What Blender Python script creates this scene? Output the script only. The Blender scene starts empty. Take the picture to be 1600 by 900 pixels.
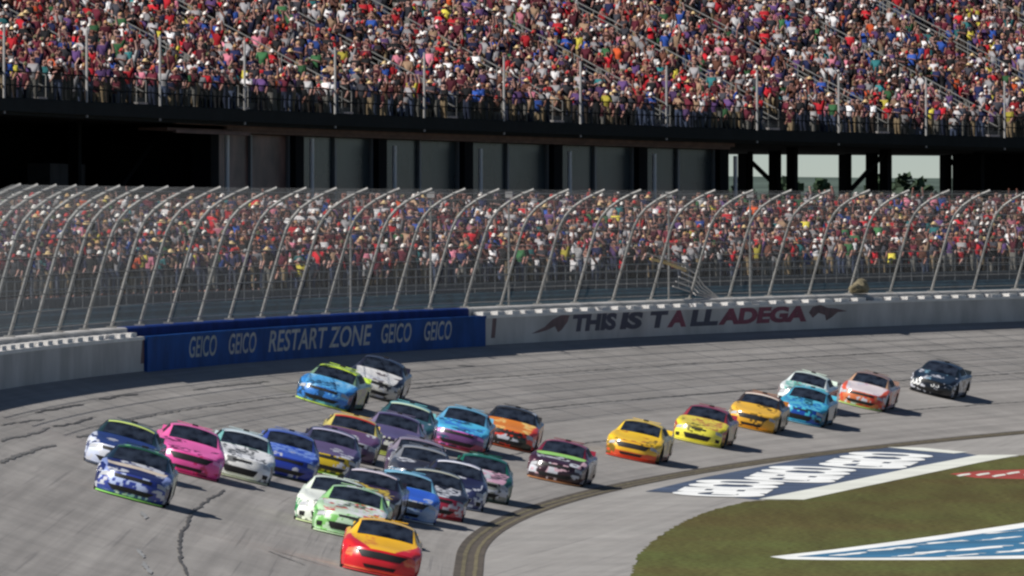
import bpy, bmesh, math, random
import numpy as np
from mathutils import Vector, Matrix
R = math.radians
random.seed(7); rng = np.random.default_rng(11)
sc = bpy.context.scene
# ------------------------------------------------------------------ camera, sky, sun, exposure
CAMH = 10.19; FPX = 19500.0; HOR = 300.0
cd = bpy.data.cameras.new('camera'); cam = bpy.data.objects.new('camera', cd); sc.collection.objects.link(cam)
cam.location = (0, 0, CAMH); cam.rotation_euler = (R(90), 0, 0)
cd.sensor_width = 36; cd.lens = FPX / 1600 * 36; cd.shift_y = -(450 - HOR) / 1600
cd.clip_start = 1; cd.clip_end = 20000
sc.camera = cam
SUN_EL = R(48); SUN_AZ = R(22)       # sun stands to the left (-x) and a little towards the camera
sdir = Vector((-math.cos(SUN_AZ) * math.cos(SUN_EL), -math.sin(SUN_AZ) * math.cos(SUN_EL), math.sin(SUN_EL)))
w = bpy.data.worlds.new('World'); sc.world = w; w.use_nodes = True
nt = w.node_tree; bg = nt.nodes['Background']
sky = nt.nodes.new('ShaderNodeTexSky'); sky.sky_type = 'NISHITA'; sky.sun_disc = False
sky.sun_elevation = SUN_EL; sky.sun_rotation = math.atan2(sdir.x, sdir.y)
sky.air_density = .55; sky.dust_density = 0.0; sky.ozone_density = 1.5
nt.links.new(sky.outputs[0], bg.inputs[0]); bg.inputs[1].default_value = 0.056
sd = bpy.data.lights.new('sun', 'SUN'); sd.energy = 5.0; sd.angle = R(0.5); sd.color = (1.0, .965, .91)
so = bpy.data.objects.new('sun', sd); sc.collection.objects.link(so)
so.rotation_euler = sdir.to_track_quat('Z', 'Y').to_euler(); so.location = (-60, 200, 80)
sc.view_settings.view_transform = 'Standard'; sc.view_settings.look = 'None'
sc.view_settings.exposure = 0.18; sc.view_settings.gamma = 1
sc.render.engine = 'CYCLES'
sc.cycles.filter_width = 2.45
sc.cycles.transparent_max_bounces = 16
sc.cycles.max_bounces = 6

# ------------------------------------------------------------------ track geometry (metres)
K = .0018 * 1.14 / (1.71 ** 2); YV = 203 * 1.71; XV = -1.05 * 1.14; TW = 16.3; ZW = 4.28
def head(s): return math.atan(2 * K * max(s - YV, 0))
def P(s, o):
    h = head(s); return (XV + K * max(s - YV, 0) ** 2 - o * math.cos(h), s + o * math.sin(h))
def zt(o):
    r = min(max(o / TW, 0), 1); return ZW * (.72 * r + .28 * r * r)
def lift(s): return min(.7, max(-.45, -.0067 * (s - 585)))      # the raised deck climbs gently towards the near end
def V(s, o, z):
    x, y = P(s, o); return (x, y, z + (lift(s) if 34 < o < 70 else 0))
def s_at(u, o):          # station of the curve at offset o that is seen in column u
    best = None; lo, hi = 250.0, 900.0
    for _ in range(50):
        m = (lo + hi) / 2; x, y = P(m, o)
        if 800 + FPX * x / y < u: lo = m
        else: hi = m
    return lo
def s_at_mono(u, o): return s_at(u, o)
def G(u, v, z=0.0):      # point of the level ground
    y = FPX * (CAMH - z) / (v - HOR); return ((u - 800) / FPX * y, y, z)

# ------------------------------------------------------------------ materials
def lin(c):
    return tuple(((x / 255) / 12.92 if x / 255 <= .04045 else ((x / 255 + .055) / 1.055) ** 2.4) for x in c)
def mat(name, col, rough=.7, metal=0, coat=0, noise=0.0, nscale=3.0, spec=.5, col2=None, bump=0):
    m = bpy.data.materials.new(name); m.use_nodes = True; t = m.node_tree; b = t.nodes['Principled BSDF']
    b.inputs['Roughness'].default_value = rough; b.inputs['Metallic'].default_value = metal
    b.inputs['Coat Weight'].default_value = coat; b.inputs['Specular IOR Level'].default_value = spec
    c = (*col, 1)
    if noise or col2:
        tc = t.nodes.new('ShaderNodeTexCoord'); n = t.nodes.new('ShaderNodeTexNoise'); n.inputs['Scale'].default_value = nscale
        n.inputs['Detail'].default_value = 5
        t.links.new(tc.outputs['Object'], n.inputs['Vector'])
        r = t.nodes.new('ShaderNodeValToRGB'); r.color_ramp.elements[0].position = .35; r.color_ramp.elements[1].position = .65
        c2 = col2 if col2 else tuple(x * (1 - noise) for x in col)
        r.color_ramp.elements[0].color = (*c2, 1); r.color_ramp.elements[1].color = (*[min(1, x * (1 + noise * .5)) for x in col], 1)
        t.links.new(n.outputs[0], r.inputs[0]); t.links.new(r.outputs[0], b.inputs['Base Color'])
        if bump:
            bp = t.nodes.new('ShaderNodeBump'); bp.inputs['Strength'].default_value = bump
            t.links.new(n.outputs[0], bp.inputs['Height']); t.links.new(bp.outputs[0], b.inputs['Normal'])
    else: b.inputs['Base Color'].default_value = c
    return m
def mat_attr(name, attr, rough=.8, coat=0, spec=.5):
    m = bpy.data.materials.new(name); m.use_nodes = True; t = m.node_tree; b = t.nodes['Principled BSDF']
    a = t.nodes.new('ShaderNodeAttribute'); a.attribute_name = attr
    t.links.new(a.outputs['Color'], b.inputs['Base Color']); b.inputs['Roughness'].default_value = rough
    b.inputs['Coat Weight'].default_value = coat; b.inputs['Coat Roughness'].default_value = .12; b.inputs['Specular IOR Level'].default_value = spec
    return m
def mat_objcol(name, rough=.85):
    m = bpy.data.materials.new(name); m.use_nodes = True; t = m.node_tree; b = t.nodes['Principled BSDF']
    a = t.nodes.new('ShaderNodeObjectInfo'); t.links.new(a.outputs['Color'], b.inputs['Base Color']); b.inputs['Roughness'].default_value = rough
    return m
def track_mat(name, ca, cb, dark):
    m = bpy.data.materials.new(name); m.use_nodes = True; t = m.node_tree; b = t.nodes['Principled BSDF']; L = t.links.new
    uv = t.nodes.new('ShaderNodeUVMap')
    def noise(sx, sy, det, sc_=1.0, rough=.6):
        mp = t.nodes.new('ShaderNodeMapping'); mp.inputs['Scale'].default_value = (sx, sy, 1); L(uv.outputs[0], mp.inputs[0])
        n = t.nodes.new('ShaderNodeTexNoise'); n.inputs['Scale'].default_value = sc_; n.inputs['Detail'].default_value = det; n.inputs['Roughness'].default_value = rough
        L(mp.outputs[0], n.inputs['Vector']); return n
    def ramp(n, p0, c0, p1, c1):
        r = t.nodes.new('ShaderNodeValToRGB'); r.color_ramp.elements[0].position = p0; r.color_ramp.elements[1].position = p1
        r.color_ramp.elements[0].color = (*c0, 1); r.color_ramp.elements[1].color = (*c1, 1); L(n.outputs[0], r.inputs[0]); return r
    def mul(a, bb, fac=1.0):
        x = t.nodes.new('ShaderNodeMix'); x.data_type = 'RGBA'; x.blend_type = 'MULTIPLY'; x.inputs[0].default_value = fac
        L(a.outputs[2] if a.bl_idname == 'ShaderNodeMix' else a.outputs[0], x.inputs[6]); L(bb.outputs[0], x.inputs[7]); return x
    base = ramp(noise(.05, .55, 4), .3, ca, .7, cb)
    s2 = ramp(noise(.018, 2.2, 3), .38, (dark, dark, dark), .62, (1, 1, 1))          # racing-groove streaks along the track
    s3 = ramp(noise(.25, .25, 6), .3, (.84, .84, .83), .7, (1.06, 1.05, 1.04))            # broad mottling
    s4 = ramp(noise(3, 3, 6, rough=.8), .3, (.86, .86, .86), .7, (1.12, 1.12, 1.12))               # aggregate grain
    s5 = ramp(noise(.035, 6.5, 2), .60, (1, 1, 1), .72, (.72, .72, .73))         # thin tyre marks
    x = mul(base, s2); x = mul(x, s3); x = mul(x, s4); x = mul(x, s5)
    L(x.outputs[2], b.inputs['Base Color']); b.inputs['Roughness'].default_value = .75; b.inputs['Specular IOR Level'].default_value = .35
    bp = t.nodes.new('ShaderNodeBump'); bp.inputs['Strength'].default_value = .25; n = noise(6, 6, 5)
    L(n.outputs[0], bp.inputs['Height']); L(bp.outputs[0], b.inputs['Normal'])
    return m
M = {}
M['asphalt'] = track_mat('asphalt', (.262, .246, .232), (.345, .326, .308), .80)
M['apron'] = track_mat('apron_asphalt', (.262, .250, .238), (.325, .312, .298), .90)
def grass_mat():
    m = mat('infield_grass', (.072, .080, .028), .95, noise=.15, nscale=.07, col2=(.086, .076, .030), spec=.1, bump=.3); n = m.node_tree; L = n.links.new; b = n.nodes['Principled BSDF']
    tc = n.nodes.new('ShaderNodeTexCoord'); src = b.inputs['Base Color'].links[0].from_socket
    for sc3, lo, hi, det in (((.9, .06, 1), .82, 1.15, 4), ((.05, .02, 1), .86, 1.12, 3), ((5, 2.2, 1), .6, 1.35, 6)):
        mp = n.nodes.new('ShaderNodeMapping'); mp.inputs['Scale'].default_value = sc3; mp.inputs['Rotation'].default_value = (0, 0, .12); L(tc.outputs['Object'], mp.inputs[0])
        nz = n.nodes.new('ShaderNodeTexNoise'); nz.inputs['Scale'].default_value = 1; nz.inputs['Detail'].default_value = det; L(mp.outputs[0], nz.inputs['Vector'])
        rp = n.nodes.new('ShaderNodeValToRGB'); rp.color_ramp.elements[0].position = .32; rp.color_ramp.elements[1].position = .68
        rp.color_ramp.elements[0].color = (lo * 1.08, lo, lo, 1); rp.color_ramp.elements[1].color = (hi * .97, hi, hi * .95, 1); L(nz.outputs[0], rp.inputs[0])
        mx = n.nodes.new('ShaderNodeMix'); mx.data_type = 'RGBA'; mx.blend_type = 'MULTIPLY'; mx.inputs[0].default_value = 1; mx.clamp_result = False
        L(src, mx.inputs[6]); L(rp.outputs[0], mx.inputs[7]); src = mx.outputs[2]
    L(src, b.inputs['Base Color']); return m
M['grass'] = grass_mat()
M['verge'] = mat('verge', (.07, .08, .03), .95, noise=.4, nscale=.05, spec=.1)
M['concrete'] = mat('grey_concrete', (.27, .27, .27), .85, noise=.22, nscale=.6)
M['wall_face'] = mat('worn_white_wall_paint', (.50, .485, .465), .8, noise=.22, nscale=.35, spec=.2)
M['wall_light'] = mat('pale_wall_paint', (.72, .70, .67), .7, noise=.1, nscale=.8)
M['blue'] = mat('blue_wall_paint', (.009, .065, .26), .8, noise=.3, nscale=.5, spec=.1)
M['blue_deep'] = mat('deep_blue_paint', (.005, .028, .16), .8, noise=.3, nscale=.7, spec=.1)
M['pale_letter'] = mat('pale_lettering', (.36, .38, .38), .7, noise=.3, nscale=2.5)
M['navy_letter'] = mat('navy_lettering', (.020, .016, .05), .7, noise=.3, nscale=2)
M['red_letter'] = mat('maroon_lettering', (.20, .012, .045), .7, noise=.3, nscale=2)
M['emblem'] = mat('faded_maroon', (.115, .05, .055), .7, noise=.4, nscale=2)
M['galv'] = mat('galvanised_steel', (.29, .285, .27), .55, metal=.25, noise=.25, nscale=3)
M['wire'] = mat('fence_wire', (.085, .09, .095), .7)
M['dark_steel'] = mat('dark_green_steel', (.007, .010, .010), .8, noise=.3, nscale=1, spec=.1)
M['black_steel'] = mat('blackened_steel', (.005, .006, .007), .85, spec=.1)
M['stand_conc'] = mat('stand_concrete', (.10, .10, .10), .9, noise=.3, nscale=1.5)
M['aisle'] = mat('aisle_concrete', (.45, .41, .40), .85, noise=.2, nscale=1.5)
M['rail_white'] = mat('pale_painted_rail', (.50, .48, .46), .5, noise=.1)
M['teal'] = mat('blue_green_panel', (.040, .125, .165), .7, noise=.35, nscale=.7)
M['teal2'] = mat('blue_green_panel_light', (.09, .21, .25), .7, noise=.3, nscale=.7)
M['fascia'] = mat('brown_fascia', (.15, .092, .075), .8, noise=.3, nscale=.8)
M['suite_glass'] = mat('tinted_glass', (.036, .048, .054), .25, noise=.35, nscale=.3, spec=.08)
M['suite_reflection'] = mat('brown_reflection_glass', (.17, .10, .085), .4, noise=.6, nscale=.5, spec=.08)  # reddish-brown reflection painted into the glass colour
M['mullion'] = mat('grey_mullion', (.12, .13, .14), .5)
M['plain_white'] = mat('plain_white', (.75, .75, .73), .5)
M['grey_block'] = mat('grey_block', (.06, .06, .06), .9, noise=.3, nscale=1)
M['tyre'] = mat('tyre_rubber', (.012, .012, .012), .75, noise=.2, nscale=8)
M['rim'] = mat('dark_rim', (.03, .03, .032), .4, metal=.6)
M['under'] = mat('black_chassis', (.008, .008, .009), .8)
M['glass'] = mat('windscreen', (.004, .005, .009), .12, nscale=2.6, col2=(.030, .040, .062), spec=.3)
M['net'] = mat('window_net', (.006, .006, .008), .6)
M['grille'] = mat('black_grille', (.006, .006, .007), .6)
M['lamp'] = mat('headlight_decal', (.42, .44, .46), .25, noise=.5, nscale=9)
M['paint'] = mat_attr('car_paint', 'paint', .34, .45)
M['plain'] = mat_objcol('trim_paint', .4)
M['cloth'] = mat_objcol('cloth'); M['skin'] = mat_objcol('skin', .6); M['lamp2'] = mat_objcol('headlight_decal', .25)
M['crowd'] = mat_attr('crowd', 'paint', .85, 0, .2)
M['yel_line'] = mat('faded_yellow_line', (.14, .118, .064), .8, noise=.35, nscale=1.2)
M['seam'] = mat('brown_seam', (.075, .060, .045), .85, noise=.4, nscale=1)
M['tar'] = mat('tar_seal', (.085, .08, .076), .7, noise=.3, nscale=2)
M['skid'] = mat('rubber_mark', (.14, .135, .13), .8, noise=.4, nscale=2)
M['navy_paint'] = mat('navy_ground_paint', (.045, .068, .12), .8, noise=.4, nscale=.5)
M['white_paint'] = mat('white_ground_paint', (.74, .75, .74), .8, noise=.12, nscale=.5)
M['cream_paint'] = mat('cream_ground_paint', (.62, .63, .57), .8, noise=.12, nscale=.3)
M['blue_grass'] = mat('blue_grass_paint', (.022, .13, .25), .9, noise=.25, nscale=.25)
M['red_grass'] = mat('red_grass_paint', (.30, .035, .025), .9, noise=.3, nscale=.4)
M['leaf'] = mat('tree_leaf', (.035, .065, .030), .9, noise=.5, nscale=.15)
M['hill'] = mat('wooded_hill', (.075, .10, .085), .95, noise=.3, nscale=.01, spec=.05)
M['yellow_steel'] = mat('yellow_steel', (.62, .42, .10), .5, noise=.2, nscale=2)
M['canvas'] = mat('olive_canvas', (.24, .20, .12), .9, noise=.4, nscale=4)

# ------------------------------------------------------------------ builders
def link(o): sc.collection.objects.link(o); return o
class MB:
    def __init__(s): s.v = []; s.f = []; s.uv = None
    def add(s, vs, fs):
        n = len(s.v); s.v += [tuple(x) for x in vs]; s.f += [tuple(i + n for i in f) for f in fs]
    def tube(s, pts, r, n=6, cap=True):
        pts = [Vector(p) for p in pts]; rings = []
        for i, p in enumerate(pts):
            d = (pts[min(i + 1, len(pts) - 1)] - pts[max(i - 1, 0)]).normalized()
            a = d.cross(Vector((0, 0, 1)));
            if a.length < .05: a = d.cross(Vector((0, 1, 0)))
            a.normalize(); b = a.cross(d)
            rr = r[i] if isinstance(r, (list, tuple)) else r
            rings.append([p + (a * math.cos(t) + b * math.sin(t)) * rr for t in [2 * math.pi * k / n for k in range(n)]])
        vs = [q for g in rings for q in g]; fs = []
        for i in range(len(pts) - 1):
            for k in range(n): fs.append((i * n + k, i * n + (k + 1) % n, (i + 1) * n + (k + 1) % n, (i + 1) * n + k))
        if cap: fs.append(tuple(range(n - 1, -1, -1))); fs.append(tuple(range((len(pts) - 1) * n, len(pts) * n)))
        s.add(vs, fs)
    def box(s, c, d, ax=None):
        ax = ax or (Vector((1, 0, 0)), Vector((0, 1, 0)), Vector((0, 0, 1))); c = Vector(c)
        vs = [c + ax[0] * (i * d[0] / 2) + ax[1] * (j * d[1] / 2) + ax[2] * (k * d[2] / 2) for i in (-1, 1) for j in (-1, 1) for k in (-1, 1)]
        s.add(vs, [(0, 1, 3, 2), (4, 6, 7, 5), (0, 4, 5, 1), (2, 3, 7, 6), (0, 2, 6, 4), (1, 5, 7, 3)])
    def sbox(s, s0, s1, o0, o1, z0, z1):     # box aligned with the track curve
        n = max(1, int((s1 - s0) / 6)); s.sweep([(o0, z0), (o1, z0), (o1, z1), (o0, z1)], s0, s1, (s1 - s0) / n, closed=True, caps=True)
    def sweep(s, prof, s0, s1, step=4, closed=False, caps=False, uv=False):
        n = max(1, int(round((s1 - s0) / step))); ss = [s0 + (s1 - s0) * i / n for i in range(n + 1)]; m = len(prof)
        vs = [V(q, o, z) for q in ss for (o, z) in prof]; fs = []
        for i in range(n):
            for k in range(m if closed else m - 1):
                k2 = (k + 1) % m; fs.append((i * m + k, i * m + k2, (i + 1) * m + k2, (i + 1) * m + k))
        if caps and closed: fs.append(tuple(range(m))); fs.append(tuple(n * m + k for k in range(m - 1, -1, -1)))
        if uv: s.uv = [(q, o) for q in ss for (o, z) in prof]
        s.add(vs, fs)
    def build(s, name, m, parent=None, smooth=False, origin=None):
        me = bpy.data.meshes.new(name)
        if origin is not None: o_ = Vector(origin); s.v = [tuple(Vector(p) - o_) for p in s.v]
        me.from_pydata(s.v, [], s.f)
        if s.uv:
            l = me.uv_layers.new(name='UVMap'); idx = np.zeros(len(me.loops), int); me.loops.foreach_get('vertex_index', idx)
            l.data.foreach_set('uv', np.array(s.uv, dtype=np.float32)[idx].ravel())
        me.update()
        bm = bmesh.new(); bm.from_mesh(me); bmesh.ops.recalc_face_normals(bm, faces=bm.faces) if len(s.f) < 60000 else None; bm.to_mesh(me); bm.free()
        if smooth: me.polygons.foreach_set('use_smooth', [True] * len(me.polygons))
        me.materials.append(m); o = bpy.data.objects.new(name, me); link(o)
        if origin is not None: o.location = origin
        if parent: o.parent = parent; o.location = Vector((0, 0, 0) if origin is None else origin) - parent.location
        return o
def tag(o, label=None, cat=None, group=None, kind=None):
    if label: o['label'] = label
    if cat: o['category'] = cat
    if group: o['group'] = group
    if kind: o['kind'] = kind
    return o
def empty(name, loc=(0, 0, 0)):
    o = bpy.data.objects.new(name, None); o.location = loc; o.empty_display_size = .3; return link(o)
def poly(name, pts, m, z=0.0, parent=None):
    me = bpy.data.meshes.new(name); bm = bmesh.new()
    vs = [bm.verts.new((p[0], p[1], z if len(p) < 3 else p[2] + z)) for p in pts]
    f = bm.faces.new(vs); bmesh.ops.triangulate(bm, faces=[f]); bm.normal_update()
    for f in bm.faces:
        if f.normal.z < 0: f.normal_flip()
    uvl = bm.loops.layers.uv.new('UVMap')
    for f in bm.faces:
        for l in f.loops: l[uvl].uv = (l.vert.co.y, l.vert.co.x - .1 * (l.vert.co.y - 347))
    bm.to_mesh(me); bm.free(); me.materials.append(m); o = link(bpy.data.objects.new(name, me))
    if parent: o.parent = parent
    return o

S0, S1 = 190.0, 860.0
# ------------------------------------------------------------------ ground, track, apron
g = MB(); g.add([(-9000, -2000, -.35), (9000, -2000, -.35), (9000, 15000, -.35), (-9000, 15000, -.35)], [(0, 1, 2, 3)])
tag(g.build('ground', M['verge']), kind='structure')
g = MB(); pr = [(TW * i / 16, zt(TW * i / 16)) for i in range(17)]; pr[-1] = (TW + .3, ZW)
g.sweep(pr, S0, S1, 4, uv=True); tag(g.build('race_track', M['asphalt'], smooth=True), kind='structure')
g = MB(); g.sweep([(TW + 1.6, ZW + .5), (TW + 7.5, ZW + .55), (140, ZW + .5), (150, -.3)], S0, S1, 6)
tag(g.build('concourse_ground', M['stand_conc']), kind='structure')
# apron reaches from the yellow lines to the grass
gb = [(975, 1150), (978, 1000), (984, 940), (989, 900), (994, 880), (1004, 862), (1022, 845), (1045, 829), (1075, 812), (1115, 797), (1165, 784), (1200, 781), (1256, 781), (1330, 765), (1430, 744), (1530, 722), (1596, 712), (1700, 693), (1900, 662)]
apr = [P(s, 0) for s in np.arange(S0, S1, 6)] + [G(u, v)[:2] for u, v in gb][::-1]
apr = [p for p in apr]
tag(poly('apron', apr, M['apron'], -.004), kind='structure')
gr = MB(); gr.add([(-40, 60, -.02), (400, 60, -.02), (400, 1400, -.02), (-40, 1400, -.02)], [(0, 1, 2, 3)])
edge = []
for (a_, c_) in zip(gb[:-1], gb[1:]):
    for i in range(14):
        u_, v_ = a_[0] + (c_[0] - a_[0]) * i / 14, a_[1] + (c_[1] - a_[1]) * i / 14; q_ = G(u_, v_); edge.append((q_[0] + random.uniform(-.11, .05), q_[1] + random.uniform(-.3, .3)))
gr = edge + [(300, 1400), (400, 1200), (400, 100), (G(975, 1150)[0] - 3, 150)]
tag(poly('grass_infield', gr, M['grass'], .0), kind='structure')

def band(name, o0, o1, m, dz, s0=S0, s1=S1, jitter=0, zf=None):
    b = MB(); n = int((s1 - s0) / 3); vs = []; fs = []
    for i in range(n + 1):
        s = s0 + (s1 - s0) * i / n; j = random.uniform(-jitter, jitter)
        for o in (o0 + j, o1 + j + random.uniform(-jitter, jitter) * .5): vs.append(V(s, o, (zt(o) if o > 0 else 0) + dz))
        if i: k = 2 * i; fs.append((k - 2, k - 1, k + 1, k))
    b.add(vs, fs); return tag(b.build(name, m), kind='structure')
band('seam_strip', -.42, 0, M['seam'], .012); band('seam_strip', 0, .36, M['seam'], .012)
band('yellow_line', .06, .17, M['yel_line'], .018, jitter=.012)
band('yellow_line', -.26, -.15, M['yel_line'], .018, jitter=.012)
# thin tar-sealed joints along the lanes and wandering cracks
def crack(name, pts, wd, m):
    b = MB(); vs = []; fs = []; q = []
    for (a, c) in zip(pts[:-1], pts[1:]):
        n = max(2, int(math.dist(a, c) / .5))
        for i in range(n): q.append((a[0] + (c[0] - a[0]) * i / n, a[1] + (c[1] - a[1]) * i / n))
    q.append(pts[-1]); j = 0
    for i, (s, o) in enumerate(q):
        j = j * .8 + random.uniform(-.03, .03); ww = wd * random.uniform(.5, 1.3) * min(1, .2 + i / 3, .2 + (len(q) - 1 - i) / 3)
        for e in (-1, 1):
            vs.append(V(s, o + j + e * ww / 2, zt(max(0, o + j + e * ww / 2)) + .02))
        if i: k = 2 * i; fs.append((k - 2, k - 1, k + 1, k))
    b.add(vs, fs); return tag(b.build(name, m), kind='structure')
def on_track(u, v):       # station and offset of a spot on the banked surface
    lo, hi = 150., 900.
    for _ in range(40):
        m = (lo + hi) / 2; x = (u - 800) / FPX * m; z = CAMH - (v - HOR) / FPX * m
        s = m
        for _ in range(30):
            h = head(s); o = (XV + K * max(s - YV, 0) ** 2 - x) / math.cos(h); s = .5 * s + .5 * (m - o * math.sin(h))
        if z > zt(max(o, 0)): lo = m
        else: hi = m
    return s, o
for pts, wd, m in [([(352, 766), (318, 786), (296, 808), (282, 835), (281, 860), (290, 900)], .09, 'tar'),
                   ([(0, 724), (40, 708), (85, 695)], .13, 'skid'), ([(0, 690), (60, 676), (78, 668)], .10, 'skid'),
                   ([(82, 667), (120, 662), (150, 652)], .10, 'tar'), ([(55, 646), (100, 636), (130, 632)], .09, 'tar'),
                   ([(155, 625), (190, 618), (215, 615)], .09, 'tar'), ([(120, 684), (140, 679)], .15, 'skid'),
                   ([(330, 840), (420, 862), (480, 885)], .10, 'skid'), ([(420, 858), (520, 888)], .10, 'skid'),
                   ([(714, 572), (742, 572)], .16, 'skid'), ([(0, 665), (70, 655)], .08, 'skid'),
                   ([(300, 610), (420, 596)], .09, 'skid'), ([(640, 608), (740, 598)], .09, 'skid')]:
    crack('track_seam', [on_track(u, v) for u, v in pts], wd, M[m])
for o, s0, s1, wd in ((8.7, 400, 860, .07), (4.6, 430, 860, .06), (12.3, 380, 700, .05)):
    b = MB(); crack('lane_joint', [(s0, o), (s1, o)], wd, M['skid'])
for u0, v0, u1, v1 in ((214, 858, 222, 872), (222, 878, 236, 898), (221, 800, 226, 812)):
    crack('faded_dash', [on_track(u0, v0), on_track(u1, v1)], .16, M['concrete'])

# ------------------------------------------------------------------ painted marks on apron and grass
def text_mesh(txt, bold=.0, shear=.0):
    cu = bpy.data.curves.new('t', 'FONT'); cu.body = txt; cu.offset = bold; cu.shear = shear; cu.resolution_u = 4
    o = bpy.data.objects.new('t', cu); link(o); dg = bpy.context.evaluated_depsgraph_get(); dg.update()
    me = o.evaluated_get(dg).to_mesh(); vs = np.array([v.co[:] for v in me.vertices]); fs = [tuple(p.vertices) for p in me.polygons]
    o.evaluated_get(dg).to_mesh_clear(); bpy.data.objects.remove(o)
    vs[:, 0] -= vs[:, 0].min(); vs[:, 1] -= vs[:, 1].min(); vs[:, 0] /= vs[:, 0].max(); vs[:, 1] /= vs[:, 1].max()
    return vs, fs
def text_on(name, txt, m, fn, bold=.02, shear=0, parent=None, thick=None):
    vs, fs = text_mesh(txt, bold, shear); b = MB(); b.add([fn(x, y) for x, y, _ in vs], fs); return b.build(name, m, parent)
pn = tag(empty('painted_sign', G(1010, 768)), 'blue and white lettered advertisement painted on the apron beside the grass', 'ground sign')
q = [(1008, 768), (1100, 746), (1200, 727), (1290, 711), (1385, 699), (1490, 705), (1530, 712), (1430, 730), (1330, 752), (1250, 769), (1185, 781), (1100, 773)]
o = poly('background', [G(u, v)[:2] for u, v in q], M['navy_paint'], .004); o.parent = pn; o.location = -pn.location
q = [(1185, 780), (1262, 765), (1345, 748), (1440, 728), (1530, 711), (1594, 711), (1530, 723), (1430, 744), (1330, 765), (1256, 781)]
o = poly('border', [G(u, v)[:2] for u, v in q], M['cream_paint'], .010); o.parent = pn; o.location = -pn.location
q = [(1385, 699), (1440, 700), (1512, 707), (1490, 709), (1430, 704)]
o = poly('top_stripe', [G(u, v)[:2] for u, v in q], M['cream_paint'], .016); o.parent = pn; o.location = -pn.location
for a, b_, c in (((1030, 774), (1188, 779), (1232, 753)), ((1142, 750), (1298, 757), (1345, 733)), ((1258, 728), (1408, 735), (1466, 711))):
    A = Vector(G(*a)); B = Vector(G(*b_)); C_ = Vector(G(*c))
    # runs along the track: near edge A-B is the height of the letters, B-C their run
    fn = lambda x, y, A=A, B=B, C_=C_: tuple(B + (C_ - B) * x + (A - B) * y * .92 + Vector((0, 0, .022)))
    text_on('lettering', 'GEICO', M['white_paint'], fn, .07, 0, None).parent = pn
    sc.collection.objects[-1]
    ob = [o for o in sc.collection.objects if o.name.startswith('lettering')][-1]; ob.location = -pn.location
lg = tag(empty('grass_logo', G(1205, 870)), 'blue swoosh logo with white brush strokes painted on the infield grass', 'ground sign')
def gp(name, q, m, z, par):
    o = poly(name, [G(u, v)[:2] for u, v in q], m, z); o.parent = par; o.location = -par.location; return o
gp('border', [(1203, 870), (1300, 859), (1400, 846), (1500, 832), (1600, 817), (1760, 798), (1780, 872), (1600, 873), (1450, 875), (1300, 875), (1230, 874)], M['white_paint'], .004, lg)
gp('blue_field', [(1245, 870), (1320, 862), (1420, 850), (1520, 836), (1600, 825), (1755, 806), (1770, 866), (1600, 868), (1450, 871), (1330, 872)], M['blue_grass'], .010, lg)
for (u, v, wd, hh, sk) in [(1330, 866, 46, 3, 8), (1392, 858, 60, 3.5, 14), (1450, 864, 60, 3, 10), (1475, 848, 60, 3, 20), (1535, 857, 66, 4, 16), (1560, 842, 50, 3, 18), (1590, 861, 70, 3.5, 20), (1640, 846, 70, 5, 20), (1505, 868, 50, 2, 6), (1420, 868, 40, 2, 4), (1570, 832, 44, 2.4, 16)]:
    qq = []
    for k in range(18):
        t = 2 * math.pi * k / 18; rr = random.uniform(.65, 1.2)
        qq.append((u + math.cos(t) * wd / 1.5 * rr + math.sin(t) * -sk * .4, v - math.cos(t) * wd * .055 + math.sin(t) * hh * .6 * rr))
    gp('brush_stroke', qq, M['white_paint'], .016, lg)
lg = tag(empty('grass_logo', G(1480, 742)), 'red lettering strip with pale edge painted on grass near the white band', 'ground sign')
gp('border', [(1470, 742), (1520, 735), (1600, 731), (1700, 726), (1700, 748), (1600, 752), (1520, 750)], M['cream_paint'], .004, lg).data.materials[0] = M['grass']
gp('red_field', [(1484, 741), (1530, 736), (1600, 734), (1700, 729), (1700, 745), (1600, 749), (1525, 747)], M['red_grass'], .010, lg)
for (u, v) in [(1505, 742), (1535, 741), (1560, 743), (1582, 739), (1610, 741)]:
    gp('brush_stroke', [(u - 11, v + 1.5), (u - 3, v - .5), (u + 10, v - 2), (u + 12, v), (u + 2, v + 1.5), (u - 6, v + 3)], M['cream_paint'], .016, lg)

# ------------------------------------------------------------------ outer wall
sA, sB = s_at(228, TW - .62), s_at(757, TW - .62)
def wall(name, label, s0, s1, face, top, back, out=0.0, teeth=True, height=.95):
    r = tag(empty(name, V(s0, TW, ZW)), label, 'wall')
    b = MB(); f0 = TW - .55 - out
    b.sweep([(f0, ZW - .6), (f0, ZW + height - .05), (f0 + .05, ZW + height), (f0 + .38, ZW + height), (f0 + .38, ZW - .6)], s0, s1, 4, closed=True, caps=True)
    b.build('barrier_face', face, r)
    b = MB(); b.sweep([(TW + .02, ZW - .6), (TW + .02, ZW + 1.23), (TW + .10, ZW + 1.28), (TW + .55, ZW + 1.28), (TW + .6, ZW + 1.23), (TW + .6, ZW - .6)], s0, s1, 4, closed=True, caps=True)
    b.build('backing_wall', back, r)
    b = MB(); b.sweep([(f0 + .004, ZW + height - .10), (f0 - .03, ZW + height - .10), (f0 - .03, ZW + height + .02), (f0 + .16, ZW + height + .02), (f0 + .16, ZW + height + .004)], s0, s1, 4)
    b.build('top_rail', top, r)
    if teeth:
        b = MB(); s = s0 + .5
        while s < s1 - 1.5: b.sbox(s, s + 1.35, f0 + .10, TW - .02, ZW + height + .024, ZW + height + .16); s += 2.7
        b.build('spacer_blocks', top, r)
    return r
wall('white_wall', 'pale grey track wall with white top rail at the near left end', S0, sA, M['wall_face'], M['wall_light'], M['wall_face'])
bw = wall('blue_wall', 'blue track wall section lettered for the restart zone', sA, sB, M['blue'], M['blue'], M['blue_deep'], out=.12, teeth=False)
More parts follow.
